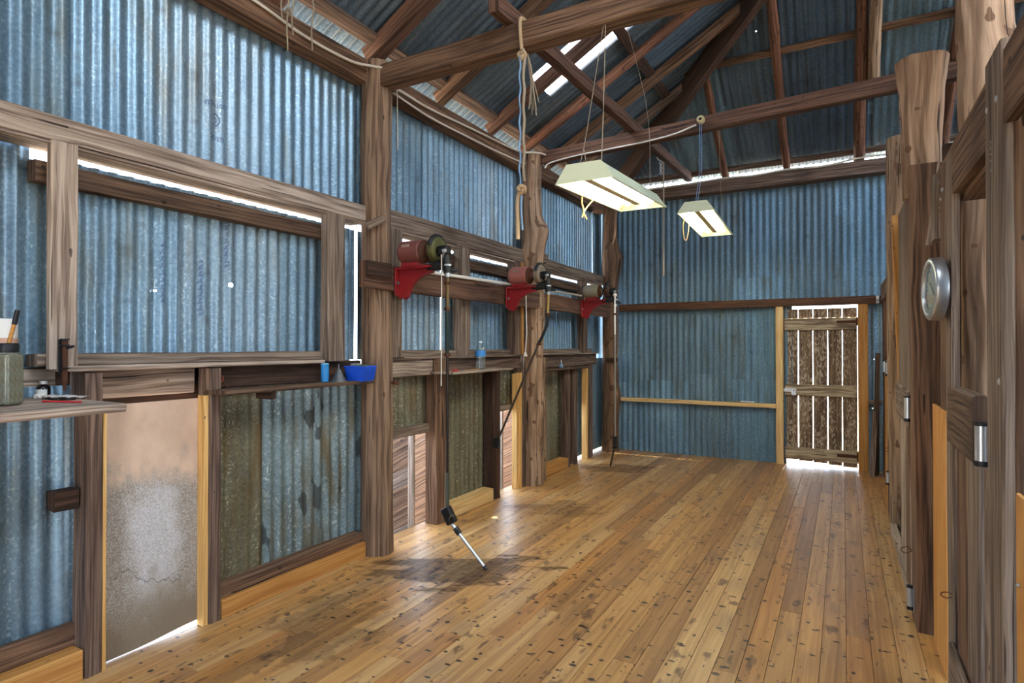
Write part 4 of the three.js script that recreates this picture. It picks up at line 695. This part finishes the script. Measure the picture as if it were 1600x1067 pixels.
{ const t = thing('medicine_bottle', 'small dark bottle with a white cap and pale label', 'bottle', [-3.125, 1.274, -1.285]); part(t, 'body', lathe([[0, 0], [0.025, 0], [0.027, 0.004], [0.027, 0.040], [0.022, 0.05], [0.012, 0.054], [0.012, 0.058]], 28), plain(0x1c1418, 0.15)); part(t, 'cap', rodC([0, 0.057, 0], [0, 0.070, 0], 0.014), M.white); const l = part(t, 'label', new THREE.CylinderGeometry(0.0276, 0.0276, 0.026, 20, 1, true, -0.2, 1.9), M.paper, 0, 0.021, 0); }
solo('red_pencil', 'thin red pencil lying on the deep shelf', 'pencil', rodC([-0.085, 0, 0.03], [0.085, 0, -0.03], 0.004, 0.004, 6), plain(0xc02028, 0.5), [-2.73, 1.2785, -1.185]);
solo('crumpled_paper', 'crumpled white paper on the deep shelf beside the small bottle', 'paper', (() => { const g = new THREE.PlaneGeometry(0.20, 0.12, 14, 10); g.rotateX(-Math.PI / 2); const p = g.attributes.position; for (let i = 0; i < p.count; i++) p.setY(i, vn(p.getX(i) * 40 + 50, p.getZ(i) * 40 + 50, 97, 97, 5) * 0.014); g.computeVertexNormals(); return g; })(), M.paper, [-2.95, 1.275, -1.285]);
solo('wool_tuft', 'little grey tuft of wool at the foot of the small bottle', 'wool', (() => { const g = new THREE.IcosahedronGeometry(0.016, 3), p = g.attributes.position; for (let i = 0; i < p.count; i++) { const k = 0.7 + 0.6 * vn(p.getX(i) * 300 + 30, p.getY(i) * 300 + p.getZ(i) * 200 + 30, 97, 97, 8); p.setXYZ(i, p.getX(i) * k * 1.6, p.getY(i) * k * 0.8, p.getZ(i) * k); } g.computeVertexNormals(); return g; })(), M.paper, [-3.02, 1.286, -1.225]);
solo('scissors', 'small dark scissors lying at the end of the deep shelf', 'scissors', merge(rodC([0, 0, 0], [0.09, 0, 0.02], 0.004), rodC([0, 0, 0.02], [0.09, 0, 0.0], 0.004), new THREE.TorusGeometry(0.014, 0.004, 6, 18).rotateX(Math.PI / 2).translate(-0.015, 0, 0), new THREE.TorusGeometry(0.014, 0.004, 6, 18).rotateX(Math.PI / 2).translate(-0.012, 0, 0.03)), M.darkSteel, [-2.86, 1.282, -1.25]);
{ const t = thing('toggle_latch', 'rusty iron toggle bolt on the pale stud of the near wall', 'latch', [-2.987, 1.455, -1.30]); part(t, 'plate', rbox(0.006, 0.15, 0.035, 0.002), M.darkSteel); part(t, 'bolt', rodC([0.016, -0.11, 0], [0.016, 0.07, 0], 0.011), M.rust); part(t, 'bolt_tip', rodC([0.016, -0.15, 0], [0.016, -0.11, 0], 0.003, 0.011), M.rust); part(t, 'handle', merge(rodC([0.016, 0.035, 0], [0.05, 0.045, -0.02], 0.006), rodC([0.016, 0.072, 0], [0.016, 0.078, 0], 0.018)), M.darkSteel); for (const y of [-0.05, 0.05]) part(t, 'staple', new THREE.TorusGeometry(0.016, 0.004, 6, 14).rotateX(Math.PI / 2), M.darkSteel, 0.014, y, 0); }
{ const t = thing('drench_can', 'small bright blue cylinder can on the long narrow shelf', 'can', [-2.985, 1.265, -2.80]); part(t, 'body', lathe([[0, 0], [0.024, 0], [0.026, 0.004], [0.026, 0.118], [0.024, 0.124], [0, 0.124]], 28), plain(0x2c8cd0, 0.4)); part(t, 'rim', lathe([[0.0262, 0.114], [0.028, 0.118], [0.0262, 0.124]], 28), plain(0x74b8e0, 0.4)); }
{ const t = thing('oil_funnel', 'grey metal cone standing mouth down on the long narrow shelf', 'funnel', [-2.915, 1.265, -2.855]); part(t, 'cone', lathe([[0.052, 0], [0.05, 0.004], [0.012, 0.082], [0.007, 0.084], [0.004, 0.118], [0.002, 0.118]], 28), plain(0x5a6064, 0.5, 0.4)); part(t, 'rim', lathe([[0.05, 0], [0.055, 0.002], [0.053, 0.007], [0.05, 0.006]], 28), plain(0x70767a, 0.45, 0.5)); }
{ const t = thing('plastic_tub', 'bright blue plastic tub of oddments at the end of the long narrow shelf', 'tub', [-2.90, 1.265, -3.04]); t.rotation.y = 0.25;
  const w = (wt, wb, d) => { const s = new THREE.Shape(); s.moveTo(-wb, 0); s.lineTo(-wt, 0.095); s.lineTo(wt, 0.095); s.lineTo(wb, 0); return new THREE.ExtrudeGeometry(s, { depth: d, bevelEnabled: true, bevelSize: 0.003, bevelThickness: 0.003, bevelSegments: 2 }); };
  const side = (s) => w(0.085, 0.07, 0.004).rotateX(s * 0.14).translate(0, 0, s * 0.058), end = (s) => w(0.066, 0.052, 0.004).rotateX(0.14).translate(0, 0, 0.073).rotateY(s * Math.PI / 2);
  part(t, 'body', merge(side(1), side(-1), end(1), end(-1), rbox(0.145, 0.006, 0.11, 0.002, 0, 0.003, 0)).rotateY(Math.PI / 2), M.bluePlastic);
  part(t, 'rim', merge(rbox(0.012, 0.008, 0.186, 0.003, 0.07, 0.097, 0), rbox(0.012, 0.008, 0.186, 0.003, -0.07, 0.097, 0), rbox(0.15, 0.008, 0.012, 0.003, 0, 0.097, 0.09), rbox(0.15, 0.008, 0.012, 0.003, 0, 0.097, -0.09)), M.bluePlastic);
}
for (const [i, l] of ['grey comb pad lying on top of the blue tub', 'greenish cutter box lying in the blue tub'].entries()) solo(i ? 'cutter_box' : 'comb_pad', l, i ? 'box' : 'pad', rbox(0.06 + i * 0.02, 0.014, 0.05, 0.004), i ? plain(0x5c6650, 0.7) : plain(0x8c9088, 0.6, 0.2), [-2.90 - i * 0.005, 1.372 + (i ? -0.008 : 0.004), -3.0 - i * 0.07]);
{ const t = thing('shearing_cutter', 'small rusty red three-armed metal fitting on the long narrow shelf', 'fitting', [-3.0, 1.265, -2.06]); part(t, 'hub', new THREE.TorusGeometry(0.016, 0.006, 8, 20).rotateY(Math.PI / 2), plain(0x8a4630, 0.8, 0.2), 0, 0.055, 0); part(t, 'leg', rodC([0, 0.045, 0.01], [0.01, 0.0, 0.045], 0.004), M.rust); part(t, 'leg', rodC([0, 0.045, -0.01], [0.01, 0.0, -0.045], 0.004), M.rust); }
{ // water bottle
  const t = thing('water_bottle', 'clear plastic water bottle with a blue label', 'bottle', [-2.93, 1.287, -4.63]);
  const pr = [[0, 0.002], [0.03, 0], [0.046, 0.006]]; for (let i = 0; i < 8; i++) pr.push([0.048, 0.012 + i * 0.013], [0.045, 0.0185 + i * 0.013]); pr.push([0.048, 0.118], [0.047, 0.175], [0.040, 0.20], [0.018, 0.232], [0.014, 0.24], [0.014, 0.246]);
  part(t, 'body', lathe(pr, 32), plain(0xe8f2f4, 0.08, 0, { transmission: 0.9, thickness: 0 }));
  part(t, 'label', new THREE.CylinderGeometry(0.0488, 0.0488, 0.055, 32, 1, true), plain(0x3c8cd4, 0.45), 0, 0.147, 0); part(t, 'cap', rodC([0, 0.244, 0], [0, 0.262, 0], 0.0165), plain(0xd8e4ec, 0.5));
}
solo('red_cap', 'tiny red cap on the warped shelf near the water bottle', 'tin', lathe([[0, 0.016], [0.026, 0.016], [0.03, 0.012], [0.03, 0]], 24), plain(0xb42a28, 0.5), [-2.86, 1.289, -4.12]);  // a loose red cap, not a tin
solo('loose_stick', 'thin pale stick lying on the warped shelf beside the water bottle', 'stick', rodC([0, 0.004, 0.12], [0.03, 0.012, -0.06], 0.004), M.pineOld, [-2.87, 1.287, -4.4]);
{ const t = thing('oil_dropper', 'little pale blue dropper bottle on the far narrow shelf', 'bottle', [-2.965, 1.238, -6.5]); part(t, 'body', lathe([[0, 0], [0.024, 0], [0.026, 0.03], [0.008, 0.055], [0.004, 0.085], [0, 0.086]], 20), plain(0x7896b4, 0.4)); part(t, 'tip', lathe([[0.006, 0.07], [0.003, 0.1], [0, 0.1]], 12), M.white); }
{ const t = thing('hand_tool', 'white handled tool lying on the pine rail of the end wall', 'tool', [-1.16, 0.762, -8.28]); part(t, 'blade', rbox(0.17, 0.012, 0.03, 0.004, 0.06, 0.012, 0), plain(0xd4dade, 0.4, 0.4)); part(t, 'handle', rbox(0.09, 0.02, 0.03, 0.006, -0.07, 0.012, 0), plain(0x5a6a6a, 0.5)); }
// boards and a strip of iron leaning in the far right corner
for (const [i, [x0, x1, h, l]] of [[0.280, 0.32, 0.74, 'short grey board leaning in the corner right of the plank door'], [0.318, 0.352, 1.42, 'tall grey batten leaning in the corner right of the plank door'], [0.35, 0.358, 1.1, 'thin dark strip leaning behind the tall batten']].entries()) { const t = thing('leaning_board', l, 'board', [x0, 0, -7.98 - i * 0.09]); beam(t, 'plank', [M.grey, M.greyDark, M.dark][i], [0, 0.0, 0], [x1 - x0, h, -0.10], i === 2 ? 0.03 : 0.035, i === 2 ? 0.02 : 0.05, { up: [1, 0, 0], rough: 0.004 }); }
// stubs and fittings on the walls
{ const t = thing('wall_clip', 'small white clip at the end of the brown girt right of the door', 'clip', [0.355, 2.055, -8.235]); part(t, 'plate', rbox(0.03, 0.09, 0.012, 0.003), M.white); part(t, 'knob', new THREE.SphereGeometry(0.012, 10, 8), M.steel, 0.004, -0.01, 0.008); }
{ const t = thing('hanging_twine', 'frayed baling twine hanging from the round rafter above the nearest bay', 'twine', [-2.93, 3.60, -2.42]); for (const [dx, dz, L] of [[0.0, 0.0, 0.34], [0.02, -0.02, 0.24], [0.01, 0.05, 0.17], [0.03, -0.16, 0.27]]) part(t, 'strand', tube([[0.05, 0.1, dz], [dx + 0.045, 0, dz], [dx + 0.05, -L * 0.5, dz + 0.02], [dx + 0.045, -L, dz + 0.01]], 0.005, { rad: 5 }), M.twine); part(t, 'knot', new THREE.TorusKnotGeometry(0.016, 0.007, 40, 6), M.twine, 0.05, -0.11, 0.01); }
// faded mill stamp on the upper iron and chalk on the timber
function decal(parent, name, w, h, draw, place, alpha = 1) {
  const c = document.createElement('canvas'); c.width = 256; c.height = 256; const x = c.getContext('2d'); x.clearRect(0, 0, 256, 256); draw(x);
  const t = new THREE.CanvasTexture(c); t.colorSpace = THREE.SRGBColorSpace; const m = new THREE.MeshStandardMaterial({ map: t, transparent: true, opacity: alpha, roughness: 0.7, side: THREE.DoubleSide });
  const o = part(parent, name, place(w, h), m); return o;
}
{
  const z0 = -2.03, onIron = (w, h) => { const g = sheetGeo(w, h, { hseg: 2, sag: 0, phase: -z0 / 0.08 * Math.PI * 2, uOff: 0, vOff: 0 }), u = g.attributes.uv; for (let i = 0; i < u.count; i++) u.setXY(i, u.getX(i) / w, u.getY(i) / h); return g; };
  const m = decal(wl, 'mill_stamp', 0.17, 0.25, (x) => { x.translate(128, 128); x.rotate(Math.PI); x.fillStyle = '#2c50a0'; x.strokeStyle = '#2c50a0'; x.textAlign = 'center'; x.font = 'bold 40px sans-serif'; x.fillText('AUSTRALIA', 0, 112, 240); x.fillText('GRADE', 0, -84, 150); x.lineWidth = 8; x.beginPath(); x.arc(0, 12, 34, 0.5, 5.6); x.stroke(); x.beginPath(); x.arc(6, 8, 16, 0.2, 4.4); x.stroke(); }, onIron, 0.55);
  m.position.set(-3.1265, 2.66, z0); m.quaternion.setFromRotationMatrix(ONLEFT);
}
{
  for (const [z0, y0, s] of [[-1.80, 1.72, 3], [-2.02, 1.66, 8], [-2.18, 1.95, 5]]) {
    const q = rng(s * 77), onIron = (w, h) => { const g = sheetGeo(w, h, { hseg: 2, sag: 0, phase: -z0 / 0.08 * Math.PI * 2, uOff: 0, vOff: 0 }), u = g.attributes.uv; for (let i = 0; i < u.count; i++) u.setXY(i, u.getX(i) / w, u.getY(i) / h); return g; };
    const m = decal(wl, 'blue_handwriting', 0.06, 0.34, (x) => { x.strokeStyle = '#24509c'; x.lineWidth = 9; x.lineCap = 'round'; for (let k = 0; k < 8; k++) { const y = 20 + k * 29; x.beginPath(); x.moveTo(70 + q() * 40, y); x.quadraticCurveTo(190 + q() * 40, y - 18 + q() * 10, 150 + q() * 50, y + 10); x.quadraticCurveTo(60 + q() * 30, y + 22, 120 + q() * 80, y + 14 + q() * 10); x.stroke(); } }, onIron, 0.35);
    m.position.set(-3.166, y0, z0); m.quaternion.setFromRotationMatrix(ONLEFT);
  }
}

// lanolin and oil soaked into the boards where the handpieces drip
for (const [x, z, w, h, s, o] of [[-2.25, -3.30, 1.5, 0.85, 5, 0.62], [-2.42, -7.0, 1.0, 0.6, 9, 0.5], [-2.3, -5.0, 1.1, 0.6, 14, 0.3], [-2.45, -2.35, 0.8, 1.0, 21, 0.32]]) {
  const n = 256, px = new Uint8Array(n * n * 4);
  for (let j = 0; j < n; j++) for (let i = 0; i < n; i++) { const u = (i + 0.5) / n, v = (j + 0.5) / n, r = Math.hypot(u - 0.5, v - 0.5) * 2, g = fbm(u, v, 5, 9, 900 + s, 5), f = fbm(u, v, 40, 90, 930 + s, 2); const k = (j * n + i) * 4, e = g * 1.5 + f * 0.25 - r * 0.95 - 0.12; px[k] = 52; px[k + 1] = 38; px[k + 2] = 32; px[k + 3] = 255 * clamp(e * 6) * (r < 0.98 ? 1 : 0) * (0.7 + 0.5 * (f - 0.5)); }
  const t = new THREE.DataTexture(px, n, n, THREE.RGBAFormat); t.colorSpace = THREE.SRGBColorSpace; t.magFilter = THREE.LinearFilter; t.needsUpdate = true;
  const m = part(floor, 'grease_stain', new THREE.PlaneGeometry(w, h).rotateX(-Math.PI / 2).rotateY(0.5), new THREE.MeshStandardMaterial({ map: t, transparent: true, opacity: o, roughness: 0.55 }), x, 0.0006, z);
}

decal(wp, 'chalk_mark', 0.05, 0.12, (x) => { x.strokeStyle = '#d8d4cc'; x.lineWidth = 14; x.lineCap = 'round'; x.beginPath(); x.moveTo(150, 40); x.lineTo(100, 40); x.lineTo(100, 80); x.quadraticCurveTo(170, 80, 150, 120); x.lineTo(96, 116); x.moveTo(100, 160); x.quadraticCurveTo(170, 150, 140, 190); x.lineTo(100, 220); x.lineTo(160, 222); x.stroke(); }, (w, h) => new THREE.PlaneGeometry(w, h), 0.5).position.set(0.3795, 2.06, -2.2);
wp.children[wp.children.length - 1].rotation.y = -Math.PI / 2;

// ---------------------------------------------------------------- shadows on, hand over
scene.traverse((o) => { if (o.isMesh) { o.castShadow = true; o.receiveShadow = true; } });
renderer.render(scene, camera);
